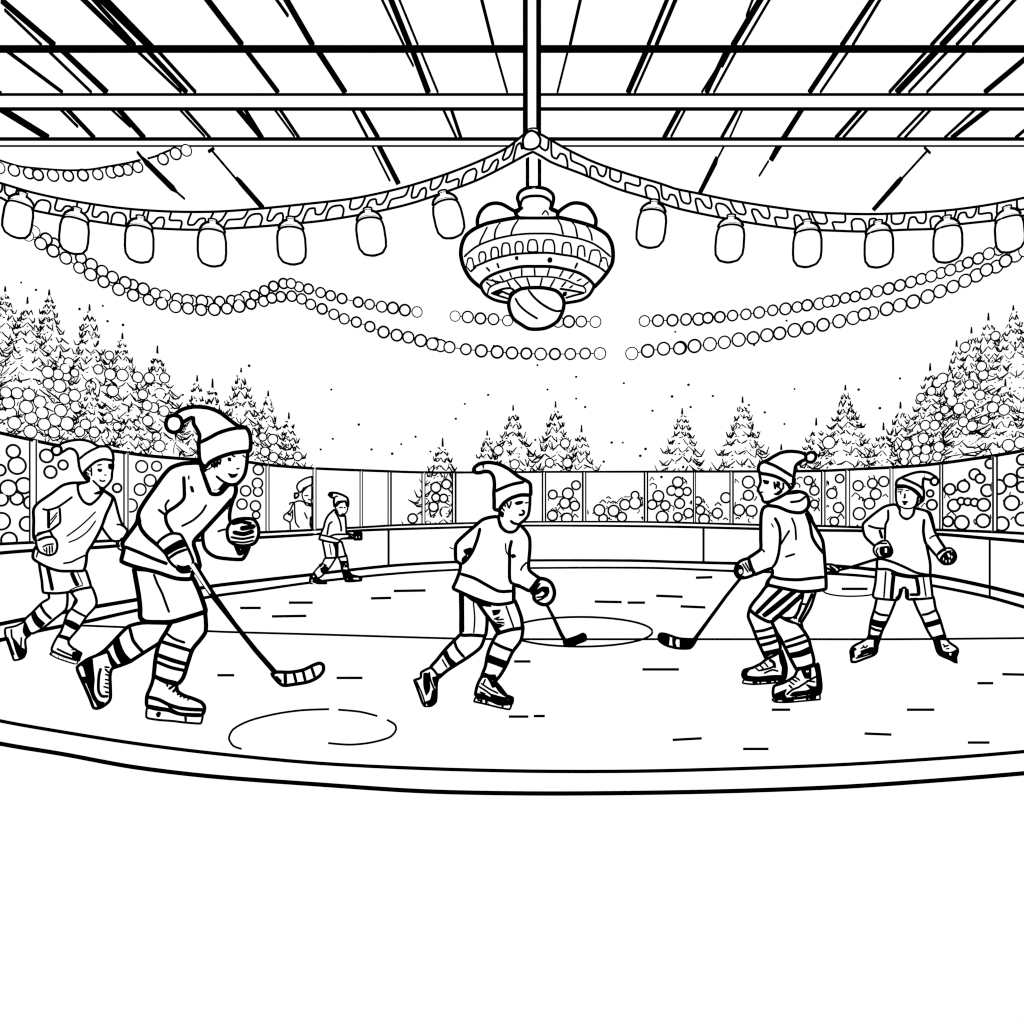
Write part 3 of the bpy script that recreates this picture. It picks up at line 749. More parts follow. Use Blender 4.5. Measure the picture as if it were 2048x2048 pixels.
e = garland(gl_top, gl_bot, Yg_l, '', 1, None).build('garland', None, 'garland', origin=at(1064, 280, 5.2))
tag(e, 'white patterned garland sagging from the pole to the left side', 'garland', 'patterned garlands')
e = garland(gr_top, gr_bot, Yg_l, '', 4, None).build('garland', None, 'garland', origin=at(1064, 280, 5.2))
tag(e, 'white patterned garland sagging from the pole to the right side', 'garland', 'patterned garlands')
kn = Part(); kn.inflate(P('955,770 975,735 1003,722 1030,735 1050,765 1045,800 1020,820 985,825 960,815', QM), 5.1, .05, .05, .06, 4.5)
tag(kn.build('garland_knot', None, 'garland', origin=at(1063, 280, 5.1)), 'round white knot tying both garlands to the pole', 'knot')

# lantern bulbs under the garlands (one model, copied)
um = 5.3/F
LB = [(27.2, 30), (29, 10), (28.5, -10), (25, -24), (17, -32), (7, -35)]
prof = [(3, 27), (12, 27), (21, 26.5), (24.5, 22), (26.5, 12), (26.8, -10), (25.5, -22), (20, -30), (11, -33.5), (4, -34)]
lb = Part(); v, f = lathe([((r-1)*um, z*um) for r, z in prof], 32); lb.solid(v, f, 4.8*um)
cpart = Part(); v, f = lathe([(3*um, 43*um), (9*um, 42.3*um), (15*um, 39.5*um), (20*um, 35*um), (22.5*um, 30*um), (22.5*um, 28*um)], 24); cpart.solid(v, f, 5.2*um)
cpart.tube([Vector((24.5*um*math.cos(q*math.tau/24), 24.5*um*math.sin(q*math.tau/24), 25.5*um)) for q in range(24)], 2.3*um, 1, 5, True)
v, f = lathe([(2*um, 51*um), (7*um, 50.5*um), (6*um, 47*um), (5*um, 42*um)], 12); cpart.solid(v, f, 4*um)
BULBS = [(34, 411, 9, 'lantern bulb nearest the left edge, leaning right'), (140, 441, 5, 'second lantern bulb from the left edge'), (263, 457, 1, 'third lantern bulb from the left edge'), (400, 464, 0, 'fourth lantern bulb from the left, at the garland low point'), (550, 460, -3, 'fifth lantern bulb from the left edge'), (700, 443, -8, 'sixth lantern bulb from the left edge, tilted left'), (846, 410, -13, 'strongly tilted lantern bulb just left of the big lamp'),
         (1229, 428, 7, 'tilted lantern bulb just right of the big lamp'), (1377, 456, 4, 'second lantern bulb right of the big lamp'), (1523, 465, 1, 'third lantern bulb right of the big lamp, low on the right garland'), (1658, 466, 0, 'fourth lantern bulb right of the big lamp'), (1788, 457, 0, 'second lantern bulb from the right edge'), (1905, 438, -4, 'lantern bulb nearest the right edge')]
mb = mc = None
for x, y, a, lab in BULBS:
    x *= 2048/1932; y *= 2048/1932
    loc = at(x, y, 5.05 + .2*abs(x-1064)/1064)
    e = empty('lantern_bulb', loc, 'white rounded ' + lab, 'lantern', 'lantern bulbs hung under the garlands')
    if mb is None:
        mb = lb.build('bulb', None, 'bulb'); mc = cpart.build('bulb_cap', None, 'bulb')
        b1, b2 = mb, mc
    else:
        b1, b2 = mb.copy(), mc.copy(); COL.objects.link(b1); COL.objects.link(b2)
    b1.parent = e; b2.parent = e; b1.location = (0, 0, -1*um); b2.location = (0, .01, 0)
    e.rotation_euler = (0, math.radians(a), 0); e.scale = (.97/math.sqrt(1+((x-CX)/F)**2), 1, 1)

# ------------------------------------------------------------------ strings of small globes
UP = [P('190,1278 255,1320 300,1345 447,1425 505,1460 565,1497 622,1530 692,1560 735,1572 792,1595 858,1620 912,1632 980,1650 1035,1658 1060,1660 1115,1662 1150,1665 1213,1665 1280,1660 1320,1655 1355,1640 1405,1630 1460,1605 1510,1580 1565,1565 1607,1565 1650,1583 1703,1595 1770,1615 1825,1632 1888,1648', QL) + P('45,1668 108,1680 175,1693 237,1700 303,1712 370,1722', QM),
      P('580,1745 650,1750 720,1758 792,1762 870,1770', QM), P('1150,1776 1208,1775 1277,1775 1355,1777', QM), P('1625,1772 1700,1770 1780,1768 1855,1765 1925,1764', QM) + P('67,1762 135,1760 187,1755 253,1750 323,1742 397,1735 470,1725 545,1713 615,1705 680,1695 735,1685 802,1677 850,1665 885,1660 945,1645 1000,1637 1057,1622 1123,1608 1185,1593 1247,1575 1308,1557 1365,1540 1420,1525 1473,1507 1525,1490 1578,1470 1622,1450 1680,1427 1738,1400 1795,1378 1850,1350', QR)]
LO = [P('155,1300 225,1345 293,1385 363,1425 437,1478 500,1515 572,1555 655,1597 735,1630 820,1655 893,1675 968,1692 1038,1702 1110,1710 1183,1708 1252,1703 1320,1690 1385,1678 1455,1663 1500,1645 1550,1638 1610,1635 1665,1650 1715,1680 1778,1705 1843,1735 1900,1760', QL) + P('35,1778 110,1803 185,1833 258,1850 322,1862 390,1880 455,1898 500,1908 550,1915', QM) + P('820,649 848,655 879,659 908,662 938,664 966,666 993,667 1020,668 1047,668 1076,668 1104,667 1132,667', FULL),
      P('1192,667 1222,662 1252,658 1282,657', FULL) + P('35,1920 113,1910 198,1900 278,1890 357,1875 437,1865 513,1850 583,1840 665,1823 742,1810 823,1793 912,1773 990,1755 1050,1735 1095,1728 1175,1705 1247,1685 1320,1665 1400,1637 1468,1608 1540,1582 1607,1550 1670,1520 1725,1490 1780,1472 1830,1440 1885,1410 1940,1380', QR)]
def string(sets, Y, lab, r=10.6, w=2.7, cord=None):
    mid = sets[0][0]
    e = empty('globe_string', at(mid[0], mid[1], Y), lab, 'string lights', 'strings of small round globes')
    for s in sets:
        for i, (x, y) in enumerate(s):
            put_globe(x, y, (r+random.uniform(-.6, .9)) if not (500 < x < 760) else r*.9, Y - .14*(i % 2), e, w*random.uniform(.85, 1.15)*(.6 if i in (0, len(s)-1) else 1), 'globe')
        if cord is None and len(s) > 1:
            p = Part(); p.tube([at(x, y, Y+.07) for x, y in s], 1.0*Y/F, 1, 4); p.build('cord', e, mats=[INK, INK])
    if cord:
        p = Part()
        for cc, ww in cord: p.tube([at(x, y, Y-.02) for x, y in resample(catmull(cc, False), 6, False)], ww/2*Y/F, 1, 5)
        p.build('cord', e, mats=[INK, INK])
string(UP[:1], 9.0, 'upper string of small white globes running from the left edge to left of the lamp')
string(UP[1:3], 9.0, 'short string of small white globes passing behind the glass ball of the lamp')
string(UP[3:], 9.0, 'upper string of small white globes rising to the right edge', 10.4)
string(LO[:1], 8.8, 'lower string of small white globes sagging from the left edge to below the lamp', 11)
string(LO[1:], 8.8, 'lower string of small white globes rising to the right edge', 12.2)
string([P('-5,925 77,940 160,955 210,965 293,968 377,970 458,967 540,962 615,950 655,942 703,937 760,922 900,878 970,848 1028,830', QL)], 8.4, 'short string of hanging globes under the roof at the upper left', 10.4, 2.7,
       [(P('-30,875 0,885 60,905 120,920 240,932 370,940 500,935 600,918 700,900 775,882', QL), 4.2), (P('815,875 860,862 910,840 970,815', QL), 4.2)])

# ------------------------------------------------------------------ snowflakes
SN = '40,533 68,547 150,583 194,577 203,606 232,613 625,735 677,801 701,848 628,828 784,824 740,856 757,838 812,852 921,745 877,762 1033,735 1087,711 1014,689 1177,723 1299,726 1345,747 1268,748 1303,768 1231,775 1443,778 1499,734 1430,816 1413,764 1480,800 1154,835 1175,835 1104,768 1087,752 1139,871 1208,860 1218,847 1274,626 1423,651 1484,605 932,653 1698,714 605,848 470,690 345,745 1248,900 1820,905 1805,925 1700,968 545,970 1010,830 1060,880 860,790 1620,735 1800,695 1660,770'
pp = Part(); v, f = ball(Vector((0, 0, 0)), 1, 6, 4); pp.raw(v, f, 1)
for i, (x, y) in enumerate(P(SN, FULL)):
    Y = 6.7 + (i*37 % 50)/50*.8
    if i == 0:
        fo = pp.build('snowflake', None, mats=[INK, INK]); o = fo
    else: o = fo.copy(); COL.objects.link(o)
    o.location = at(x, y, Y); s = 2.6*Y/F*random.uniform(.8, 1.15); o.scale = (s*1.05, s, s)
    tag(o, 'tiny dark snowflake falling above or behind the rink', 'snowflake', 'falling snowflakes')
# ------------------------------------------------------------------ skaters
def person(k, Y0, foot, label, group='skaters on the ice'):
    Y0 -= .04; q = P(foot, k)[0]; g = at(q[0], q[1], Y0)
    e = empty('person', Vector((g.x, Y0, max(0, g.z))), label, 'person', group)
    e['_k'] = list(k); e['_y'] = Y0
    return e
def piece(e, name, poly, dy, tf=.035, tb=.12, R=.1, w=6, inks=(), fills=(), holes=(), extra=(), mat='cloth', smooth=True, label=None, parent=None):
    k = tuple(e['_k']); Y0 = e['_y']; p = Part()
    p.inflate(P(poly, k), Y0+dy, tf, tb, R, w, smooth)
    for q in extra: p.inflate(P(q[0], k), Y0+dy+q[1], tf, tb, R, w)
    for f in fills: p.fill(P(f, k))
    for f in holes: p.fill(P(f, k), 0, .008)
    for i in inks:
        if len(i) > 2: p.ink(P(i[1], k), i[0], i[2], .010)
        else: p.ink(P(i[1], k), i[0], 1, .004)
    o = p.build(name, parent or e, mat)
    if label: o['label'] = label
    return o
def body(e, head, chains, dy, w=6, inks=(), fills=(), tf=.045, tb=.13, R=.09, vox=.009):
    k = tuple(e['_k']); Y0 = e['_y']; p = Part()
    pieces = []
    t = Part(); r = t.inflate(P(head, k), Y0+dy, tf, tb, R, w, True, None); pieces.append(r)
    for pts, rr, dd in chains:
        q = P(pts, k)
        if len(dd) < len(q): dd = list(dd)+[dd[-1]]*(len(q)-len(dd))
        if len(rr) < len(q): rr = list(rr)+[rr[-1]]*(len(q)-len(rr))
        pieces += limb([at(a[0], a[1], Y0+d) for a, d in zip(q, dd)], rr)
    V, Fc = voxel_union(pieces, vox)
    p.Y = Y0+dy-tf
    p.solid(V, Fc, w*Y0/F, 0)
    for f in fills: p.fill(P(f, k))
    for i in inks: p.ink(P(i[1], k), i[0], 1, .004)
    return p.build('body', e, 'skin')
def stick(k, pts, ws, Ys, blade, by, label, fills=(), inks=(), bw=5, double=None):
    q = P(pts, k); A = [at(a[0], a[1], y) for a, y in zip(q, Ys)]
    g = P(blade, k); cx = sum(a[0] for a in g)/len(g); cy = max(a[1] for a in g)
    root = empty('hockey_stick', at(cx, cy, by), label, 'hockey stick', 'hockey sticks')
    p = Part(); p.tube(A, [w/2*v.y/F for w, v in zip(ws, A)], 1, 8)
    if double:
        d = P(double[0], k); B = [at(a[0], a[1], y) for a, y in zip(d, double[1])]
        V = []; 
        p.tube([b-Vector((0, .02, 0)) for b in B], [w/2*b.y/F for w, b in zip(double[2], B)], 0, 8)
    p.build('shaft', root, 'stick')
    b = Part(); b.inflate(g, by, .015, .02, .04, bw)
    for f in fills: b.fill(P(f, k), 1, .012)
    for i in inks: b.ink(P(i[1], k), i[0], 1, .005)
    b.build('blade', root, 'stick'); return root

# ---- A: large skater in front, left of the middle
Y = 4.33
A = person(KA, Y, '540,1840', 'tall skater in front, bent forward in a floppy pompom hat, holding the longest stick')
body(A, '690,330 720,250 850,230 935,240 955,320 950,385 944,440 930,480 900,515 870,525 835,520 822,545 795,572 762,576 740,545 715,480 697,430',
 [('770,560 620,600 520,700 480,900 500,1000', [.03, .07, .08, .08, .07], [-.1, .0, .0, .03, .05]), ('500,1000 620,1250 560,1450 490,1650 620,1760', [.05, .045, .03, .025, .02], [.04, .04, .04, .04, .03]),
  ('480,1000 440,1300 250,1430 120,1560 130,1690', [.05, .04, .03, .022, .02], [.07, .14, .15, .15, .15]), ('560,620 430,720 540,880 590,950', [.04, .03, .022, .02], [-.05, -.05, -.1, -.15]), ('700,640 800,700 850,850 920,800', [.04, .03, .02, .02], [.0, .04, .05, .02])],
 -.185, 7, inks=[(4.5, '780,475 810,500 850,520 880,524'), (3.4, '890,436 908,432'), (4, '735,405 755,392 770,430 775,385 800,410 805,380'), (3, '740,440 750,400 785,425 790,380'), (3.4, '862,348 870,362 885,368'), (3, '950,375 935,368 925,360')],
 fills=['845,376 858,376 860,390 848,390', '846,460 870,468 898,462 885,478 862,482', '692,398 712,402 732,412 738,432 712,455 698,430', '768,552 790,550 822,512 842,516 826,540 800,560 775,566'])
piece(A, 'hair', '712,425 735,395 775,372 800,372 785,398 755,425 730,440', -.235, .01, .05, .05, 2.5, inks=[(3, '730,425 750,395 755,425 770,388 778,415 790,380')], mat='hair')
h = piece(A, 'hat', '550,140 570,120 605,103 660,93 740,100 800,125 850,162 900,198 945,210 964,240 970,290 965,335 930,340 870,348 800,370 745,398 722,425 700,410 688,380 684,330 684,290 688,250 672,215 655,185 655,150 630,158 590,180 565,170', -.25, .04, .15, .12, 7.5,
 inks=[(7, '690,290 740,265 790,238 850,218 900,210 935,208')], mat='hat')
piece(A, 'pompom', '547,140 580,152 592,187 580,220 547,234 514,220 502,187 514,152', -.30, .05, .05, .06, 7.5, mat='hat', parent=None)
piece(A, 'sleeve', '875,600 858,655 855,720 890,760 890,840 962,862 945,905 920,935 790,925 740,900 712,860 710,775 790,690', .02, .03, .07, .08, 7)
piece(A, 'sweater', '690,405 640,403 590,408 530,430 490,470 440,540 390,610 355,670 342,730 300,790 262,845 270,880 255,945 330,975 450,1005 560,1040 640,1042 655,1000 690,980 678,920 655,840 712,775 790,690 870,605 888,560 885,520 850,522 800,572 750,570 715,480', -.125, .04, .2, .14, 8,
 inks=[(6.5, '275,865 350,895 430,930 510,960'), (7.5, '352,700 362,760 400,810 460,860 500,900 520,920'), (6.5, '600,478 603,550 600,600 560,640 512,672 500,695 508,740 540,790'), (4.2, '520,605 500,635 505,670'), (5, '460,660 500,690'), (4.2, '725,633 700,675 650,720 588,752'), (3.4, '628,472 628,495'), (6, '865,600 800,675 715,770'), (5, '560,985 585,1005 620,1005 640,1000')],
 fills=['636,532 648,535 656,562 645,562'], mat='sweater')
piece(A, 'glove', '452,852 480,820 530,793 580,797 600,825 640,910 652,950 636,985 590,990 548,972 522,945 500,905', -.20, .04, .08, .08, 5.5,
 inks=[(5.5, '518,930 560,900 615,880'), (3.6, '540,965 590,988 640,970')], fills=['488,885 540,850 585,828 600,838 610,862 560,880 508,910 492,900', '560,965 600,975 630,965 600,985'], mat='glove')
piece(A, 'glove', '840,780 850,745 880,720 930,710 985,715 1010,750 1013,800 990,845 940,860 890,855 850,830', -.04, .04, .07, .08, 6.5,
 inks=[(7, '872,740 920,728 975,740'), (9, '915,765 960,758 990,752'), (8, '875,785 930,795 985,778'), (4.5, '862,812 925,822 990,808'), (3.6, '868,835 930,842 985,830'), (4, '788,782 815,772 850,768')],
 extra=[('880,845 890,870 905,905 925,900 940,870 945,850', .02)], fills=['885,852 893,880 905,905 918,902 930,880 940,858'], mat='glove')
piece(A, 'shorts', '325,985 338,1050 352,1130 360,1200 362,1255 388,1278 460,1282 530,1280 620,1255 722,1222 700,1150 672,1080 640,1030 480,1000', -.07, .035, .15, .14, 9, inks=[(4.5, '435,1018 455,1070 480,1120 502,1180 520,1228')], mat='shorts')
piece(A, 'stocking', '545,1270 500,1340 465,1400 447,1470 437,1560 435,1590 500,1610 565,1622 598,1585 625,1500 650,1430 690,1380 722,1330 718,1225 630,1240', .0, .03, .1, .08, 8,
 inks=[(5, '510,1347 550,1375 608,1395'), (7, '480,1390 560,1415 640,1440'), (8, '455,1462 540,1493 620,1515'), (6.5, '455,1502 530,1532 605,1548'), (7, '440,1578 490,1600 565,1618')], mat='stocking')
def skate(e, boot, dy, w, inks=(), fills=(), holes=(), blade=None, binks=(), bfills=(), label=None):
    b = piece(e, 'skate', boot, dy, .03, .08, .07, w, inks, fills, holes, mat='boot')
    if blade:
        k = tuple(e['_k']); p = Part(); p.inflate(P(blade, k), e['_y']+dy+.01, .012, .03, .03, w*.62)
        for f in bfills: p.fill(P(f, k), 1, .003)
        for i in binks: p.ink(P(i[1], k), i[0], 1, .003)
        p.build('blade', b, 'blade')
    return b
KZ = (150, 1180, 7.156)
def zz(s):    # zoomed tracing of the large skates, brought to the skater's own tracing scale
    return ' '.join('%.1f,%.1f' % ((x-KA[0])*KA[2], (y-KA[1])*KA[2]) for x, y in P(s, KZ))
skate(A, zz('1125,1230 1110,1310 1070,1420 1035,1500 1025,1590 1035,1660 1150,1700 1330,1720 1480,1770 1640,1790 1810,1790 1845,1740 1850,1670 1810,1610 1690,1555 1560,1510 1470,1450 1440,1350 1300,1320'), -.03, 7,
 inks=[(7, zz('1040,1530 1200,1570 1340,1640 1500,1690 1680,1710 1830,1715')), (6.5, zz('1045,1660 1200,1690 1340,1715')), (6, zz('1340,1640 1380,1710 1480,1765 1600,1780 1800,1785')), (4.5, zz('1315,1345 1325,1380')), (5, zz('1420,1365 1340,1420')), (5.5, zz('1460,1400 1400,1460')), (5, zz('1500,1470 1465,1500')), (5, zz('1540,1490 1505,1530')), (4, zz('1590,1510 1555,1550')), (3.6, zz('1640,1540 1612,1580'))],
 blade=zz('1030,1690 1022,1745 1025,1830 1200,1860 1400,1875 1560,1895 1800,1910 1830,1800 1600,1775 1450,1760 1330,1715 1150,1695'), binks=[(5, zz('1580,1790 1585,1880')), (3, zz('1600,1775 1800,1790'))], bfills=[zz('1165,1775 1195,1748 1225,1760 1205,1812 1180,1812')])
piece(A, 'stocking', '380,1285 300,1303 262,1335 215,1385 160,1440 100,1480 150,1560 205,1535 235,1525 300,1500 380,1450 460,1400 560,1340 560,1290', .11, .03, .08, .07, 7,
 inks=[(6.5, '303,1315 320,1380 345,1415 372,1445'), (5.5, '182,1442 200,1480 232,1522')], fills=['212,1385 228,1360 240,1358 250,1400 275,1455 320,1500 290,1512 262,1518 232,1470 218,1430'], mat='stocking')
skate(A, zz('250,960 150,1010 30,1105 60,1200 110,1310 160,1420 220,1560 270,1690 340,1690 420,1650 500,1570 505,1400 500,1240 520,1140 560,1110 520,1040 470,880'), .07, 6,
 inks=[(5.5, zz('370,1120 345,1210 335,1340 340,1450 385,1520 470,1520')), (4.5, zz('175,1330 220,1440 270,1560 320,1620')), (4, zz('420,1100 490,1110')), (4, zz('430,1130 490,1190')), (3.6, zz('430,1205 490,1225')), (3.6, zz('430,1280 485,1290')), (3.6, zz('430,1335 485,1345')), (3.6, zz('405,1380 485,1405')), (4, zz('430,1455 485,1470'))],
 fills=[zz('90,1080 170,1000 245,975 262,1150 275,1280 265,1400 280,1500 340,1590 420,1610 330,1680 300,1620 240,1500 190,1340 160,1240 120,1100'), zz('70,1250 180,1250 200,1320 130,1330')], holes=[])
stick(KA, '650,960 760,1130 880,1290 1000,1440 1110,1565', [15, 13.5, 9.5, 10.5, 11], [Y-.28, Y-.26, Y-.2, Y-.18, Y-.17], '1085,1568 1115,1557 1190,1558 1260,1545 1320,1517 1352,1508 1370,1520 1370,1550 1345,1582 1290,1610 1200,1626 1150,1630 1120,1610', Y-.16,
 'long black hockey stick with a white striped blade, held by the large front skater', inks=[(6.5, '1160,1562 1162,1625'), (5.5, '1208,1560 1222,1618'), (5.5, '1258,1550 1272,1608'), (5.5, '1305,1530 1325,1590'), (4, '1110,1580 1140,1610')], bw=6.5,
 double=('652,962 755,1120', [Y-.30, Y-.29], [8, 3]))

# ---- B: skater at the left edge
Y = 6.05
B = person(KB, Y, '500,1790', 'skater near the left edge with pompom hat looking right, one hand on the hip')
body(B, '645,330 700,250 800,215 866,232 875,280 866,330 862,380 835,420 800,455 778,500 745,540 705,570 665,565 632,535 607,480 600,420 680,400 690,370',
 [('700,550 600,600 500,800 480,1000 500,1080', [.03, .07, .09, .09, .08], [-.1, 0, .0, .03, .05]), ('560,1080 650,1280 560,1480 470,1650 560,1730', [.05, .04, .028, .022, .02], [.05, .05, .05, .05, .04]),
  ('420,1080 440,1300 280,1450 130,1590 140,1690', [.05, .035, .028, .02, .018], [.1, .15, .15, .15, .15]), ('560,520 330,620 320,800 360,900', [.04, .03, .022, .02], [-.03, -.04, -.1, -.15]), ('800,560 880,700 940,860', [.04, .03, .02], [.0, .05, .05])],
 -.185, 4.5, inks=[(3.8, '718,390 760,430 790,452'), (3, '752,272 785,266'), (2.6, '805,346 824,350'), (3.2, '768,385 790,396 815,390'), (3.4, '705,290 708,355'), (3, '660,320 690,345'), (3, '670,300 700,320')],
 fills=['755,303 785,305 785,318 765,320', '840,265 875,262 872,305 842,296', '765,440 800,445 812,468 790,488 778,470', '728,490 775,470 770,490 740,495'])
piece(B, 'hat', '468,180 455,150 470,108 550,82 630,76 700,92 760,125 830,128 868,170 877,238 800,226 740,245 690,285 650,325 680,370 690,400 660,375 620,310 607,240 600,190 575,155 535,142 500,160', -.25, .04, .15, .12, 5,
 inks=[(4.5, '612,225 660,185 710,155 770,128')], mat='hat')
piece(B, 'pompom', '437,124 470,134 472,165 455,190 425,192 404,172 406,140', -.30, .04, .05, .05, 5, mat='hat')
piece(B, 'sleeve', '800,465 875,515 895,570 915,650 940,720 985,780 940,850 870,855 800,770 790,740 820,650', .02, .03, .07, .08, 4.8, inks=[(3.6, '900,730 930,732 960,750')])
piece(B, 'sweater', '600,408 540,412 480,430 400,490 300,560 262,610 262,700 262,830 290,880 262,930 257,990 300,1025 380,1065 460,1088 560,1090 645,1085 665,1020 672,950 715,880 760,800 790,735 820,650 855,575 870,520 800,470 755,530 700,575 650,555 610,490', -.125, .04, .2, .14, 5.5,
 inks=[(3.6, '490,1030 550,1020 600,995 665,965'), (2.8, '740,630 680,690 600,760 515,822'), (2.8, '740,700 680,780 600,840 530,868'), (4.2, '330,610 370,618 440,598 500,560 560,515'), (6, '375,620 376,760'), (4.5, '460,600 465,710 430,745 380,778 290,800'), (2.6, '385,735 440,660'), (2.6, '390,700 445,635'), (4.2, '600,405 675,402')], mat='sweater')
piece(B, 'glove', '275,822 330,795 385,780 405,820 432,850 442,900 425,950 380,968 340,958 305,940 285,900 278,850', -.20, .04, .08, .08, 4.5,
 inks=[(5, '295,852 350,830 415,825'), (3.4, '330,905 360,888 415,880'), (3.2, '360,905 362,955'), (3.2, '382,895 384,955'), (3.2, '402,890 405,945'), (2.8, '335,915 350,940'), (3, '268,915 295,930 280,985')], mat='glove')
piece(B, 'glove', '900,850 930,815 985,790 1010,860 970,940 940,930 912,910', .04, .03, .05, .06, 3.6, inks=[(3, '925,905 915,870 945,830')], mat='glove')
piece(B, 'shorts', '300,1020 312,1090 325,1170 335,1255 430,1262 530,1252 640,1225 705,1215 685,1150 655,1080 500,1070', -.07, .035, .15, .14, 5,
 inks=[(7, '365,1050 385,1140 405,1235'), (8, '555,1105 580,1165 600,1200'), (2.4, '598,1100 640,1195'), (2.4, '535,1240 590,1215 640,1200')], mat='shorts')
piece(B, 'stocking', '540,1245 575,1290 595,1320 560,1370 520,1420 500,1480 470,1560 440,1600 480,1625 520,1640 545,1605 610,1530 670,1440 740,1360 742,1300 705,1210', .0, .03, .1, .08, 4.8,
 inks=[(4.6, '560,1385 610,1415 660,1440'), (7, '455,1590 535,1612')], fills=['512,1465 560,1480 612,1510 590,1545 545,1525 500,1495'], mat='stocking')
skate(B, '448,1595 415,1650 398,1700 440,1725 500,1750 600,1780 630,1725 570,1690 532,1655 525,1620', -.03, 4.5, inks=[(3, '550,1700 590,1690'), (4, '440,1690 500,1720 560,1745')], fills=['565,1715 630,1722 615,1785 560,1758'],
 blade='385,1732 440,1762 520,1790 590,1810 605,1780 500,1755 400,1712')
piece(B, 'stocking', '370,1240 380,1300 325,1335 250,1410 190,1470 200,1540 250,1572 330,1532 420,1460 505,1390 520,1330 517,1240', .11, .03, .08, .07, 4.8,
 inks=[(5.5, '312,1350 345,1410 395,1458')], fills=['245,1432 272,1405 290,1445 345,1495 310,1530 268,1490'], mat='stocking')
skate(B, '190,1480 120,1515 42,1532 42,1580 75,1680 110,1778 175,1762 200,1715 195,1620 235,1580 215,1540', .07, 4, inks=[(3, '60,1600 110,1740'), (3.4, '165,1600 160,1700'), (3.6, '88,1540 92,1600 118,1640')],
 fills=['190,1485 215,1540 235,1575 205,1600 180,1560', '95,1600 130,1640 160,1680 195,1700 190,1755 150,1765 125,1710'])

# ---- E: middle skater
Y = 4.65
E = person(KE, Y, '680,1810', 'middle skater in profile facing right, striding with a small black bladed stick')
body(E, '690,380 730,300 900,250 915,320 912,400 905,450 880,490 842,520 822,560 790,578 750,572 712,540 692,480 700,440',
 [('760,560 680,600 600,750 560,950 600,1050', [.03, .06, .08, .09, .08], [-.1, 0, .0, .03, .05]), ('650,1080 790,1280 700,1450 620,1620 720,1740', [.05, .04, .03, .022, .02], [.04, .04, .04, .04, .03]),
  ('520,1060 520,1290 380,1430 230,1590 200,1720', [.05, .04, .028, .02, .018], [.08, .14, .15, .15, .15]), ('820,620 850,800 870,900 1000,980', [.04, .03, .025, .02], [-.07, -.08, -.1, -.12]), ('560,600 450,680 440,770', [.04, .03, .02], [.02, .05, .05])],
 -.185, 6, inks=[(5, '775,495 800,515 845,522'), (3.6, '730,372 742,400'), (3.4, '750,368 765,410 778,380 780,360'), (3.2, '712,400 735,430'), (3.2, '878,372 900,370'), (4.6, '856,424 870,430 870,446 856,456 834,454')],
 fills=['808,372 835,362 864,362 858,374 822,384', '692,428 712,432 728,445 722,472 705,460'])
h = piece(E, 'hat', '522,152 520,128 548,104 580,92 630,88 700,102 765,135 830,185 880,212 912,235 918,270 918,318 850,316 780,338 735,368 712,395 695,422 662,415 662,360 660,300 664,240 655,185 630,155 600,150 565,158 540,160', -.25, .04, .15, .12, 7,
 inks=[(6, '665,292 740,258 800,238 870,225')], mat='hat')
piece(E, 'sweater', '690,470 640,472 580,490 520,540 440,610 395,660 390,720 395,780 425,800 420,850 395,920 370,972 430,1000 520,1040 620,1075 700,1085 797,1065 800,950 850,962 915,990 990,905 950,880 907,840 905,780 912,700 910,620 885,570 842,525 815,560 785,577 740,568 705,530', -.125, .04, .2, .14, 6.5,
 inks=[(6, '425,870 520,900 620,955 700,993 790,990'), (6, '562,550 545,620 510,710 470,770 435,800'), (6, '785,635 770,700 770,760 770,900 785,935 850,957'), (2.8, '742,655 745,710 765,742'), (3.6, '890,790 860,820 847,848'), (4.6, '970,905 935,950 910,985'), (6, '797,945 797,1065')],
 fills=['448,705 470,695 500,688 500,710 482,735 460,728', '782,738 800,734 814,748 790,758', '440,760 470,735 455,775 435,785'], mat='sweater')
piece(E, 'glove', '980,905 1030,912 1065,940 1085,1000 1070,1055 1030,1085 985,1080 945,1050 940,1015 925,1000', -.20, .04, .08, .08, 7,
 inks=[(4, '960,1055 990,1050 1040,1015'), (4, '985,935 960,975 940,1005'), (3.4, '960,1035 1000,1030 1020,1015')],
 fills=['948,1000 985,970 1010,962 1042,968 1045,1005 1020,1022 1015,1000 998,990 975,1008 955,1015'], mat='glove')
piece(E, 'shorts', '425,1005 428,1150 428,1290 440,1302 500,1300 600,1305 612,1200 600,1120 560,1060', .02, .03, .12, .12, 6.5, inks=[(7.5, '436,1010 438,1280'), (3, '515,1070 525,1180 518,1285')], mat='shorts')
piece(E, 'shorts', '545,1070 600,1150 650,1215 690,1290 715,1280 780,1262 860,1250 850,1170 800,1050 700,1060', -.07, .03, .15, .12, 7,
 inks=[(3.4, '745,1095 775,1180 800,1250'), (3.4, '660,1190 700,1172'), (3.4, '675,1192 730,1190'), (3.4, '680,1210 735,1215'), (3.4, '650,1222 715,1228'), (6, '430,1000 540,1060')],
 fills=['650,1128 705,1124 690,1150 658,1160', '625,1185 660,1205 700,1235 735,1228 690,1252 712,1278 690,1290 660,1230', '440,1005 540,1040 620,1075 640,1100 570,1090 500,1055'], mat='shorts')
piece(E, 'stocking', '690,1285 640,1370 615,1440 600,1520 575,1590 620,1622 680,1612 740,1525 790,1420 850,1335 865,1240 780,1250', .0, .03, .1, .08, 6.5,
 inks=[(6, '660,1355 720,1385 795,1412'), (7.5, '590,1575 625,1590 670,1590')], fills=['615,1435 680,1462 752,1488 735,1532 670,1508 612,1485'], mat='stocking')
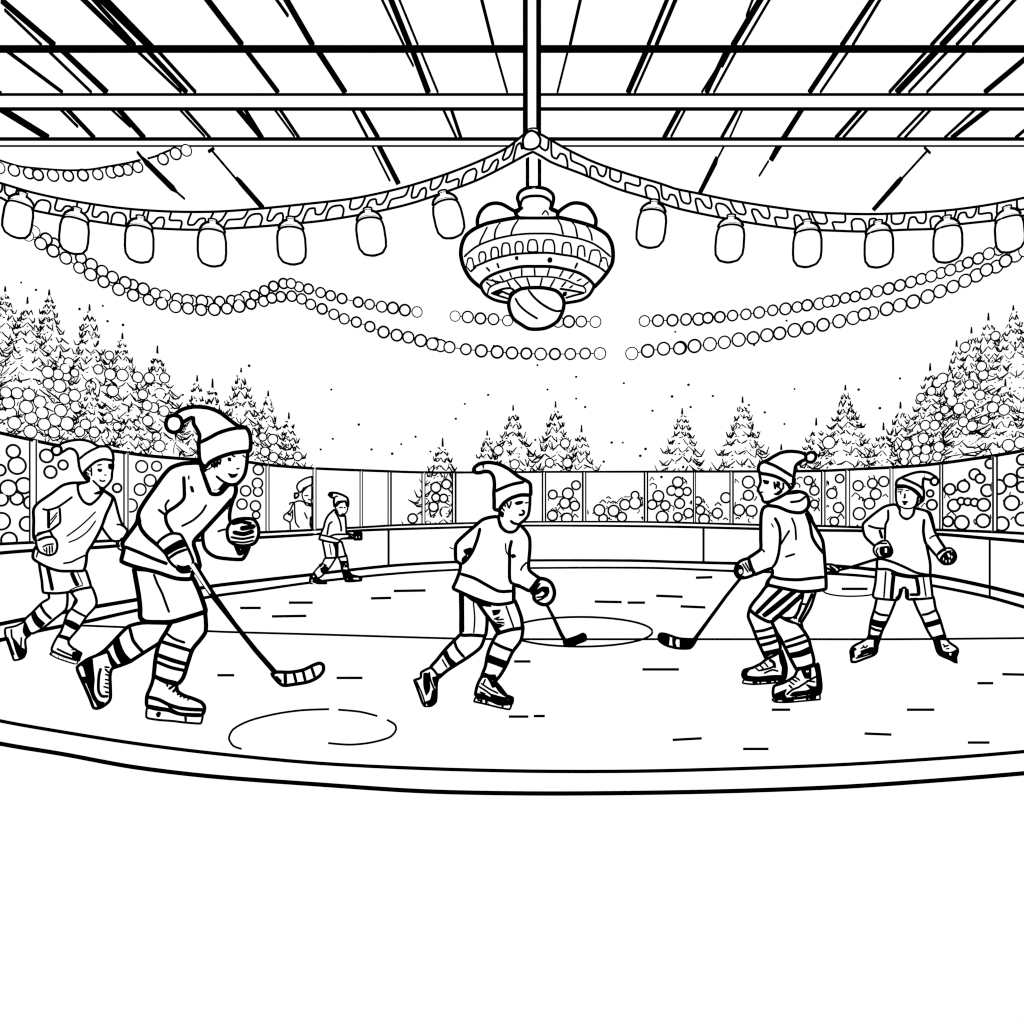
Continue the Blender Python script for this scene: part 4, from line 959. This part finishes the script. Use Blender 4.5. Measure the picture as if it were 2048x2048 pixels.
skate(E, '580,1590 545,1650 530,1720 560,1735 640,1760 700,1785 785,1780 790,1742 740,1722 700,1690 672,1640 680,1605', -.03, 6,
 inks=[(3.6, '555,1662 600,1690 640,1720'), (3.4, '570,1640 630,1680 690,1710'), (3.4, '600,1610 585,1645'), (3.6, '560,1700 600,1715')], fills=['610,1595 665,1598 672,1660 650,1668 632,1630', '640,1715 720,1738 792,1742 785,1785 720,1782 680,1765 640,1750', '535,1710 600,1722 640,1745 600,1748 540,1728'],
 blade='530,1740 520,1768 600,1785 700,1810 770,1822 785,1785 700,1775 600,1752', binks=[(5.5, '607,1750 607,1782'), (4.5, '718,1782 722,1810')])
piece(E, 'stocking', '440,1290 390,1330 320,1400 260,1475 215,1530 240,1590 265,1605 330,1550 400,1505 500,1440 570,1380 600,1290', .11, .03, .08, .07, 6.5,
 inks=[(5.5, '382,1340 400,1395 450,1455'), (3.2, '295,1470 330,1530'), (6, '232,1550 260,1580 290,1578')], fills=['305,1432 330,1412 350,1460 400,1502 365,1535 335,1490'], mat='stocking')
skate(E, '215,1530 150,1562 145,1600 100,1618 120,1670 140,1725 160,1780 182,1805 215,1798 252,1765 258,1640 268,1595 240,1550', .07, 5, inks=[(3.2, '115,1625 150,1700 180,1790'), (3.6, '205,1560 215,1620 245,1690')],
 fills=['168,1570 195,1570 208,1650 205,1690 185,1722 168,1660', '228,1600 262,1590 262,1640 245,1660', '230,1690 258,1680 258,1762 205,1800 180,1770 215,1755'])
stick(KE, '1030,1085 1080,1180 1130,1290 1165,1350', [6, 7, 8, 8.5], [Y-.24]*4, '1150,1335 1185,1330 1240,1312 1285,1292 1303,1305 1303,1335 1250,1356 1195,1378 1160,1372', Y-.18,
 'short black hockey stick with a solid black blade, held by the middle skater', fills=['1152,1337 1185,1332 1240,1314 1285,1294 1301,1305 1301,1333 1250,1354 1195,1376 1160,1370'], bw=5)

# ---- F: hooded skater facing left
Y = 4.82
Fg = person(KF, Y, '1040,1835', 'hooded skater seen from the side facing left, with striped shorts and pompom hat')
body(Fg, '768,200 772,260 776,300 755,350 768,372 785,400 792,437 830,442 870,415 930,390 985,350 1005,300 980,220 900,180',
 [('880,400 960,480 1000,600 1040,800 1030,1000', [.04, .06, .08, .09, .08], [-.1, .02, .0, .03, .04]), ('960,1020 800,1220 820,1400 880,1600 740,1650', [.05, .04, .03, .022, .02], [.08, .12, .13, .13, .13]),
  ('1040,1020 1000,1250 1040,1400 1110,1660 960,1760', [.05, .04, .03, .022, .02], [.04, .03, .03, .03, .03]), ('880,560 840,760 800,880 660,920', [.04, .03, .025, .02], [-.09, -.1, -.1, -.12]), ('1080,560 1150,750 1180,800', [.04, .03, .02], [.05, .08, .08])],
 -.185, 5.5, inks=[(3.2, '770,370 795,365'), (4.5, '872,292 880,345'), (4, '935,300 935,340 890,375'), (3.4, '905,330 920,350'), (3.2, '890,290 905,310'), (4, '800,435 860,420')], fills=['795,282 835,290 828,308 805,304', '880,320 905,292 912,310 900,335', '870,380 930,360 900,385'])
piece(Fg, 'hat', '764,222 762,190 775,165 800,153 830,140 870,115 920,90 980,80 1050,86 1090,102 1095,135 1060,150 1025,180 1015,230 1008,270 1005,325 985,345 975,320 940,285 880,255 820,240 785,235', -.25, .04, .15, .12, 6.5,
 inks=[(6, '800,152 870,178 930,212 1000,256')], mat='hat')
piece(Fg, 'pompom', '1128,86 1158,96 1164,122 1150,148 1122,156 1098,142 1095,108', -.25, .04, .05, .05, 6, mat='hat')
piece(Fg, 'hood', '830,438 900,408 960,375 1040,362 1095,380 1115,430 1105,480 1060,510 980,502 900,470 835,460', -.175, .04, .15, .1, 6.5, inks=[(4.5, '985,436 1050,428 1092,398')], fills=['925,388 960,368 1050,360 1050,372 985,380'], mat='sweater')
piece(Fg, 'sweater', '835,460 795,480 780,540 778,700 777,765 735,800 690,832 700,880 735,945 800,920 860,897 858,950 840,975 812,1015 880,1030 1000,1055 1070,1065 1160,1060 1235,1045 1235,960 1228,860 1222,780 1210,700 1150,590 1100,495 1050,508 980,498 900,468', -.125, .04, .2, .14, 6.5,
 inks=[(6, '845,955 920,975 1040,982 1130,972 1225,962'), (5.5, '875,545 905,600 915,680 905,790 885,860 862,893'), (4, '980,635 945,690 918,735'), (3.8, '995,545 1020,610 1026,705'), (4, '950,822 1018,800'), (6, '1095,510 1125,600 1140,680 1170,735 1222,800'), (2.6, '852,585 868,615'), (3.6, '775,768 790,770 805,788')], mat='sweater')
piece(Fg, 'glove', '692,832 640,848 608,880 598,930 625,968 680,965 738,942 715,900', -.20, .04, .08, .08, 6,
 inks=[(3.2, '650,868 690,930'), (3.2, '668,860 705,925'), (5, '690,850 705,900 728,938')], fills=['602,885 635,880 655,905 652,940 635,950 670,962 625,972 598,932'], holes=['625,912 645,908 650,930 635,942 625,932'], mat='glove')
piece(Fg, 'shorts', '1080,1060 1165,1060 1130,1170 1090,1240 1045,1302 960,1277 900,1242 940,1200 1060,1110', .02, .03, .1, .1, 5.5,
 inks=[(6, '1075,1085 1060,1150 1040,1210 1010,1255'), (6, '1140,1080 1085,1200 1040,1280'), (4, '1055,1150 1100,1155')], fills=['1010,1110 1060,1100 1055,1155 1035,1135 960,1205 938,1205', '930,1245 1000,1245 1030,1220 1030,1260 970,1262'], mat='shorts')
piece(Fg, 'shorts', '830,1020 770,1090 720,1150 700,1190 760,1240 850,1278 950,1200 1060,1100 1080,1060 950,1030', -.07, .03, .12, .12, 6.5,
 inks=[(8, '925,1045 840,1125 750,1215'), (9, '1015,1062 900,1160 800,1235'), (6, '1070,1080 950,1185 860,1265')], fills=['1000,1060 1040,1062 880,1180 800,1240 790,1225'], mat='shorts')
piece(Fg, 'stocking', '700,1190 690,1240 722,1320 760,1420 800,1505 820,1545 900,1510 915,1450 892,1380 858,1290 780,1230', .11, .03, .08, .07, 6,
 inks=[(5.5, '735,1347 800,1337 865,1315'), (6, '760,1397 840,1382 890,1370'), (6.5, '775,1442 850,1425 900,1405')], fills=['795,1490 850,1478 908,1465 905,1492 850,1505 810,1528'], mat='stocking')
skate(Fg, '818,1540 780,1570 720,1600 660,1618 650,1655 672,1682 780,1690 880,1682 950,1672 958,1590 925,1480 880,1510', .07, 5.5,
 inks=[(3.2, '740,1600 770,1625'), (3.2, '770,1580 800,1610'), (3.2, '800,1560 830,1595'), (4, '770,1620 850,1600 880,1580'), (3.6, '800,1640 860,1615 900,1625'), (6, '840,1545 870,1565 875,1600')],
 fills=['655,1620 705,1605 680,1640 685,1658 760,1665 860,1655 945,1655 945,1680 870,1682 760,1690 670,1680', '905,1490 935,1530 955,1600 955,1655 925,1645 930,1600 915,1560'],
 blade='650,1708 660,1685 780,1690 945,1672 952,1698 830,1710 720,1716', binks=[(4.5, '775,1690 775,1712'), (4.5, '870,1685 885,1705')])
piece(Fg, 'stocking', '860,1280 890,1350 920,1400 960,1480 1000,1560 1035,1615 1145,1585 1150,1540 1130,1460 1110,1390 1045,1300 960,1265 900,1235', .0, .03, .1, .08, 6.5,
 inks=[(5.5, '948,1417 1010,1397 1085,1370'), (6, '960,1455 1040,1432 1115,1405')], fills=['970,1500 1050,1485 1122,1452 1138,1490 1060,1520 988,1528', '1030,1598 1080,1592 1145,1570 1142,1605 1060,1628'], mat='stocking')
skate(Fg, '1040,1615 1015,1660 940,1705 872,1730 865,1790 880,1818 1050,1812 1190,1782 1203,1720 1182,1570 1140,1590', -.03, 5.5,
 inks=[(3.4, '1000,1680 1035,1700'), (3.4, '980,1695 1015,1720'), (3.4, '1020,1665 1055,1690'), (4, '1040,1740 1100,1700 1170,1660'), (3.6, '1100,1690 1160,1700'), (4, '960,1790 1000,1755 1050,1735'), (4, '975,1720 1000,1745')],
 fills=['868,1790 960,1752 945,1785 960,1812 880,1818', '985,1795 1010,1772 1100,1762 1150,1740 1198,1740 1192,1785 1120,1785 1020,1800', '1150,1575 1180,1570 1202,1740 1172,1745 1168,1640', '1065,1620 1130,1600 1130,1672 1090,1672', '1095,1715 1150,1735 1190,1725 1150,1770'],
 holes=['1095,1615 1115,1612 1115,1630 1098,1632'], blade='858,1825 880,1840 970,1842 1090,1832 1195,1822 1192,1782 1000,1802 880,1812', binks=[(6, '1000,1800 1003,1832'), (6, '1105,1790 1105,1826')])
stick(KF, '635,972 540,1090 430,1240 310,1405', [6.5, 6.8, 7.2, 8.5], [Y-.24]*4, '62,1375 75,1360 115,1365 200,1393 290,1400 330,1395 300,1445 275,1463 190,1462 110,1440 65,1408', Y-.19,
 'black hockey stick with a mostly black blade, held by the hooded skater', fills=['64,1375 76,1362 110,1367 135,1380 130,1440 110,1438 66,1408', '212,1397 290,1402 328,1397 298,1443 274,1461 212,1461', '160,1390 185,1395 175,1420 185,1455 165,1450 160,1420'], bw=5)

# ---- G: right skater facing us
Y = 6.1
G = person(KG, Y, '300,1775', 'skater at the right facing the viewer, legs apart, with pompom hat and arms bent')
body(G, '642,300 700,250 800,290 835,350 866,410 850,440 810,470 790,492 784,530 758,570 720,578 686,560 670,530 672,492 650,455 640,420',
 [('725,540 720,650 710,850 700,1000', [.03, .08, .09, .09], [-.1, 0, .03, .05]), ('600,1020 560,1250 500,1450 450,1640 330,1710', [.05, .04, .03, .022, .02], [.05, .05, .05, .05, .03]), ('820,1020 880,1250 940,1450 1010,1640 1090,1700', [.05, .04, .03, .022, .02], [.05, .05, .05, .05, .03]),
  ('560,560 420,650 480,780 540,850', [.04, .03, .025, .02], [-.05, -.08, -.1, -.13]), ('880,560 930,720 1060,890', [.04, .03, .02], [-.05, -.07, -.1])],
 -.185, 4.2, inks=[(3, '670,470 710,490 770,488 808,450 818,395'), (2.6, '650,335 700,333'), (2.8, '652,352 690,350'), (2.6, '675,352 680,375'), (3.8, '713,365 712,398 702,405'), (2.4, '718,342 750,338')], fills=['690,432 736,432 730,442 722,445 720,458 704,458 702,444'])
piece(G, 'hair', '805,340 838,375 862,400 845,440 815,460 826,420 822,385', -.215, .01, .05, .05, 3, mat='hair')
piece(G, 'hat', '638,300 642,270 655,250 700,225 780,195 850,183 920,195 985,235 958,252 920,250 868,238 862,300 872,350 868,420 838,445 850,400 820,355 770,320 700,298 650,300', -.25, .04, .15, .12, 5,
 inks=[(5, '695,240 760,265 830,300 866,330'), (4, '650,318 720,312 780,340 830,385 850,410')], mat='hat')
piece(G, 'pompom', '960,232 985,242 992,265 978,290 952,294 932,276 935,248', -.30, .04, .05, .05, 4.6, mat='hat')
piece(G, 'sweater', '640,460 590,462 540,477 480,517 400,582 362,622 360,660 380,728 450,797 500,830 500,900 480,925 480,1000 570,1002 650,1035 740,1055 830,1058 922,1055 925,960 905,850 890,785 975,885 1050,830 1000,750 962,680 935,590 905,522 850,500 795,490 780,545 730,580 690,560 668,500', -.125, .04, .2, .14, 5.2,
 inks=[(5, '480,918 520,915 620,945 720,988 810,1030 920,1050'), (4.6, '572,505 572,580 550,630 545,750'), (4.2, '405,635 470,655 540,660'), (5.5, '500,670 522,742'), (5.5, '875,582 868,680 880,760 892,790'), (3.2, '920,745 945,725 985,715')], mat='sweater')
piece(G, 'glove', '450,830 470,795 520,765 560,762 588,795 608,850 590,890 545,900 485,895 458,868', -.20, .04, .08, .08, 4,
 inks=[(3.4, '465,800 500,785 560,785'), (3.2, '490,820 472,850 490,885')], fills=['505,820 545,812 582,812 608,850 590,892 545,898 508,872'], holes=['545,825 562,825 562,862 545,862'], mat='glove')
piece(G, 'glove', '982,892 1010,850 1050,828 1100,826 1135,862 1142,910 1110,952 1045,960 1005,930', -.20, .04, .08, .08, 4,
 inks=[(3, '1000,875 1030,850 1060,840')], fills=['1015,900 1060,855 1105,848 1138,880 1135,920 1105,952 1045,958 1012,930'], holes=['1068,870 1080,865 1095,895 1082,905', '1100,885 1115,895 1105,915', '1035,905 1042,905 1040,940 1033,935', '1055,925 1064,925 1062,948 1055,945', '1085,920 1095,925 1090,945 1083,940'], mat='glove')
piece(G, 'shorts', '475,985 465,1120 445,1220 460,1243 590,1258 655,1255 680,1200 692,1158 722,1158 735,1252 800,1255 945,1242 932,1120 920,1035 800,1040 650,1010', -.07, .035, .15, .14, 4.8,
 inks=[(3.4, '553,1020 545,1130 537,1240'), (7.5, '620,1035 608,1150 600,1248'), (7, '678,1162 670,1220 640,1252'), (8, '728,1165 732,1250'), (7, '808,1062 825,1150 830,1212'), (5.5, '755,1215 835,1215'), (3.2, '867,1065 890,1230'), (3, '750,1250 820,1246')],
 fills=['600,1030 680,1048 800,1062 812,1080 700,1068 600,1045'], mat='shorts')
piece(G, 'stocking', '485,1235 460,1330 430,1430 412,1560 495,1568 530,1500 580,1400 632,1270 635,1235', .0, .03, .08, .07, 5,
 inks=[(4.8, '452,1350 500,1380 572,1390'), (4.8, '425,1490 465,1510 515,1520')], fills=['430,1420 500,1440 562,1440 540,1492 480,1482 418,1462', '400,1562 495,1560 490,1602 398,1592'], mat='stocking')
skate(G, '400,1585 350,1612 280,1650 257,1690 262,1740 265,1778 300,1780 380,1750 452,1722 477,1690 486,1590', -.03, 4.8,
 inks=[(3, '360,1640 380,1665 400,1640'), (3, '340,1668 370,1655'), (3.4, '300,1750 370,1730 450,1705'), (4.4, '470,1600 470,1690')],
 fills=['252,1680 290,1662 305,1675 285,1690 290,1740 262,1745', '345,1690 400,1670 425,1660 472,1665 470,1700 400,1705 330,1730 310,1735 345,1712', '455,1600 484,1600 475,1680 455,1670'])
piece(G, 'stocking', '780,1240 820,1340 860,1420 900,1510 952,1585 1055,1575 1030,1500 1000,1400 970,1330 950,1230', .0, .03, .08, .07, 5,
 inks=[(4.8, '860,1385 910,1375 972,1345')], fills=['880,1455 940,1440 1007,1418 1017,1455 950,1475 895,1488', '950,1575 1050,1548 1062,1592 1000,1602 962,1622'], mat='stocking')
skate(G, '957,1590 985,1690 1010,1722 1100,1762 1148,1790 1142,1740 1157,1692 1150,1662 1090,1620 1060,1590', -.03, 4.8, inks=[(3, '1030,1630 1055,1650'), (3.4, '1040,1655 1080,1640'), (3, '1060,1670 1085,1668')],
 fills=['958,1595 1005,1592 1015,1640 1035,1690 1100,1700 1155,1672 1142,1740 1148,1788 1100,1762 1005,1715 980,1680'], holes=['1085,1705 1105,1708 1100,1728 1088,1722'])
stick(KG, '515,905 430,930 330,962 240,990 160,1010', [6.5, 6, 6, 5.5, 5], [Y-.27]*5, '30,962 60,960 115,966 160,1000 155,1020 100,1030 30,1035', Y+.05,
 'hockey stick of the right skater, its blade half hidden behind the hooded skater', inks=[(4.5, '80,975 130,1010'), (4.5, '50,990 110,1015'), (5, '60,1030 150,1022')], bw=4.5)

# ---- C: small far skater
Y = 12.6
C = person(KC, Y, '990,1175', 'small far skater crossing by the boards with both arms stretched forward')
body(C, '820,450 850,400 945,380 948,450 930,510 890,530 860,522 838,485', [('860,530 800,600 760,760', [.04, .08, .09], [-.1, 0, .03]), ('820,800 900,930 910,1060 940,1120', [.06, .04, .03, .03], [.04]), ('760,800 770,960 650,1080 640,1160', [.06, .04, .03, .03], [.12]), ('840,600 840,740 1000,740', [.04, .03, .025], [-.08])],
 -.185, 3, inks=[(2.6, '862,463 885,455 895,466'), (2.6, '905,458 925,462')], fills=['880,518 918,522 912,540 888,536'], vox=.012)
piece(C, 'hat', '760,335 775,318 830,318 885,335 935,362 950,400 948,450 935,440 925,400 870,408 835,442 815,450 810,400 815,365 790,362', -.25, .04, .15, .12, 4.4, inks=[(3, '815,365 830,352 850,350'), (2.6, '825,430 850,400 930,395')], fills=['758,335 775,320 800,322 795,345 785,365'], mat='hat')
piece(C, 'sweater', '815,480 760,530 727,590 712,650 690,700 667,765 760,790 850,800 882,762 1005,750 1005,728 930,705 930,680 920,540 870,540 835,500', -.125, .04, .2, .14, 4,
 inks=[(3.6, '820,500 860,570 880,650 880,690'), (3.6, '798,595 765,620 745,725'), (3.6, '680,722 780,745 860,772'), (3.6, '760,745 820,720 950,718')], mat='sweater')
piece(C, 'glove', '1005,700 1078,702 1078,768 1008,770', -.20, .04, .08, .08, 3.6, fills=['1005,700 1078,702 1078,768 1008,770'], holes=['1012,712 1024,712 1024,730 1012,730'], mat='glove')
piece(C, 'shorts', '700,780 718,870 735,945 840,942 925,928 910,870 885,790 850,790', -.07, .035, .15, .14, 4, inks=[(2.4, '768,810 785,920')], fills=['800,800 850,805 850,940 828,930 825,860'], mat='shorts')
piece(C, 'stocking', '725,950 700,1000 640,1060 590,1125 660,1140 705,1110 770,1040 830,945', .11, .03, .08, .07, 3.6, inks=[(3, '700,1000 740,1020')], fills=['670,1010 700,1005 755,1045 712,1100 690,1080 685,1060'], mat='stocking')
skate(C, '590,1110 625,1100 660,1150 735,1180 732,1222 650,1220 578,1182', .07, 3.6, fills=['588,1112 630,1105 660,1150 732,1182 730,1222 680,1215 640,1190 580,1165'])
piece(C, 'stocking', '850,935 882,1000 900,1075 950,1070 945,990 930,915', .0, .03, .08, .07, 3.6, fills=['865,980 942,980 945,1032 890,1030'], mat='stocking')
skate(C, '892,1065 950,1070 985,1110 1075,1130 1075,1165 925,1172', -.03, 3.6, fills=['893,1067 950,1072 985,1112 1073,1132 1073,1163 927,1170'])

# ---- D: spectator behind the glass
Y = 13.6
D = person(KC, Y, '500,1250', 'spectator in a floppy hat behind the glass, left of the small far skater', None)
D.location.z = 0; D['_w'] = tuple(D.location); D['_o'] = tuple(D.location)
body(D, '500,320 575,240 598,240 596,390 550,395 520,400', [('560,400 540,500 530,660', [.05, .1, .12], [-.08, 0, 0]), ('530,660 500,900 500,1200', [.1, .06, .05], [0]), ('570,660 580,900 580,1200', [.1, .06, .05], [0]), ('480,430 400,540 400,600', [.05, .04, .03], [-.03])], -.185, 2.8, inks=[(2.4, '525,345 565,343'), (2.6, '560,380 585,380')], vox=.02)
piece(D, 'hat', '598,160 530,180 470,220 452,260 468,298 490,312 530,268 598,235', -.25, .04, .15, .12, 3.4, inks=[(2.2, '505,290 520,262')], mat='hat')
piece(D, 'pompom', '432,322 468,322 468,345 445,368 432,368', -.30, .04, .05, .05, 4, mat='hat')
piece(D, 'coat', '470,395 420,420 385,490 330,535 330,570 385,605 390,700 590,700 598,440 520,405', -.125, .04, .2, .14, 3.2,
 inks=[(3, '385,435 385,415 430,408'), (3, '430,420 440,600 478,655'), (2.6, '395,545 390,520 410,490'), (3, '525,505 555,572'), (3, '585,545 580,620 590,655'), (3, '520,405 545,435 585,440'), (2.8, '410,480 410,560 385,605')], fills=['565,420 588,420 585,448 570,445'], mat='coat')
# ------------------------------------------------------------------ world, sun and camera
w = bpy.data.worlds.new('World'); scene.world = w; w.use_nodes = True
w.node_tree.nodes['Background'].inputs[0].default_value = (1, 1, 1, 1); w.node_tree.nodes['Background'].inputs[1].default_value = 1.0
sd = bpy.data.lights.new('sun', 'SUN'); sd.energy = 1.0; sd.angle = math.radians(12)
so = bpy.data.objects.new('sun', sd); COL.objects.link(so); so.rotation_euler = (math.radians(35), 0, math.radians(20))
cd = bpy.data.cameras.new('camera'); cd.sensor_width = 36; cd.lens = 36*F/2048; cd.clip_end = 3000; cd.clip_start = .05
co = bpy.data.objects.new('camera', cd); COL.objects.link(co); co.location = CAM; co.rotation_euler = (math.radians(90), 0, 0)
scene.camera = co
scene.view_settings.view_transform = 'Standard'; scene.view_settings.look = 'None'
scene.cycles.transparent_max_bounces = 48; scene.cycles.filter_width = 1.1
for o in bpy.data.objects:
    for k in ('_w', '_o', '_k', '_y'):
        if k in o: del o[k]
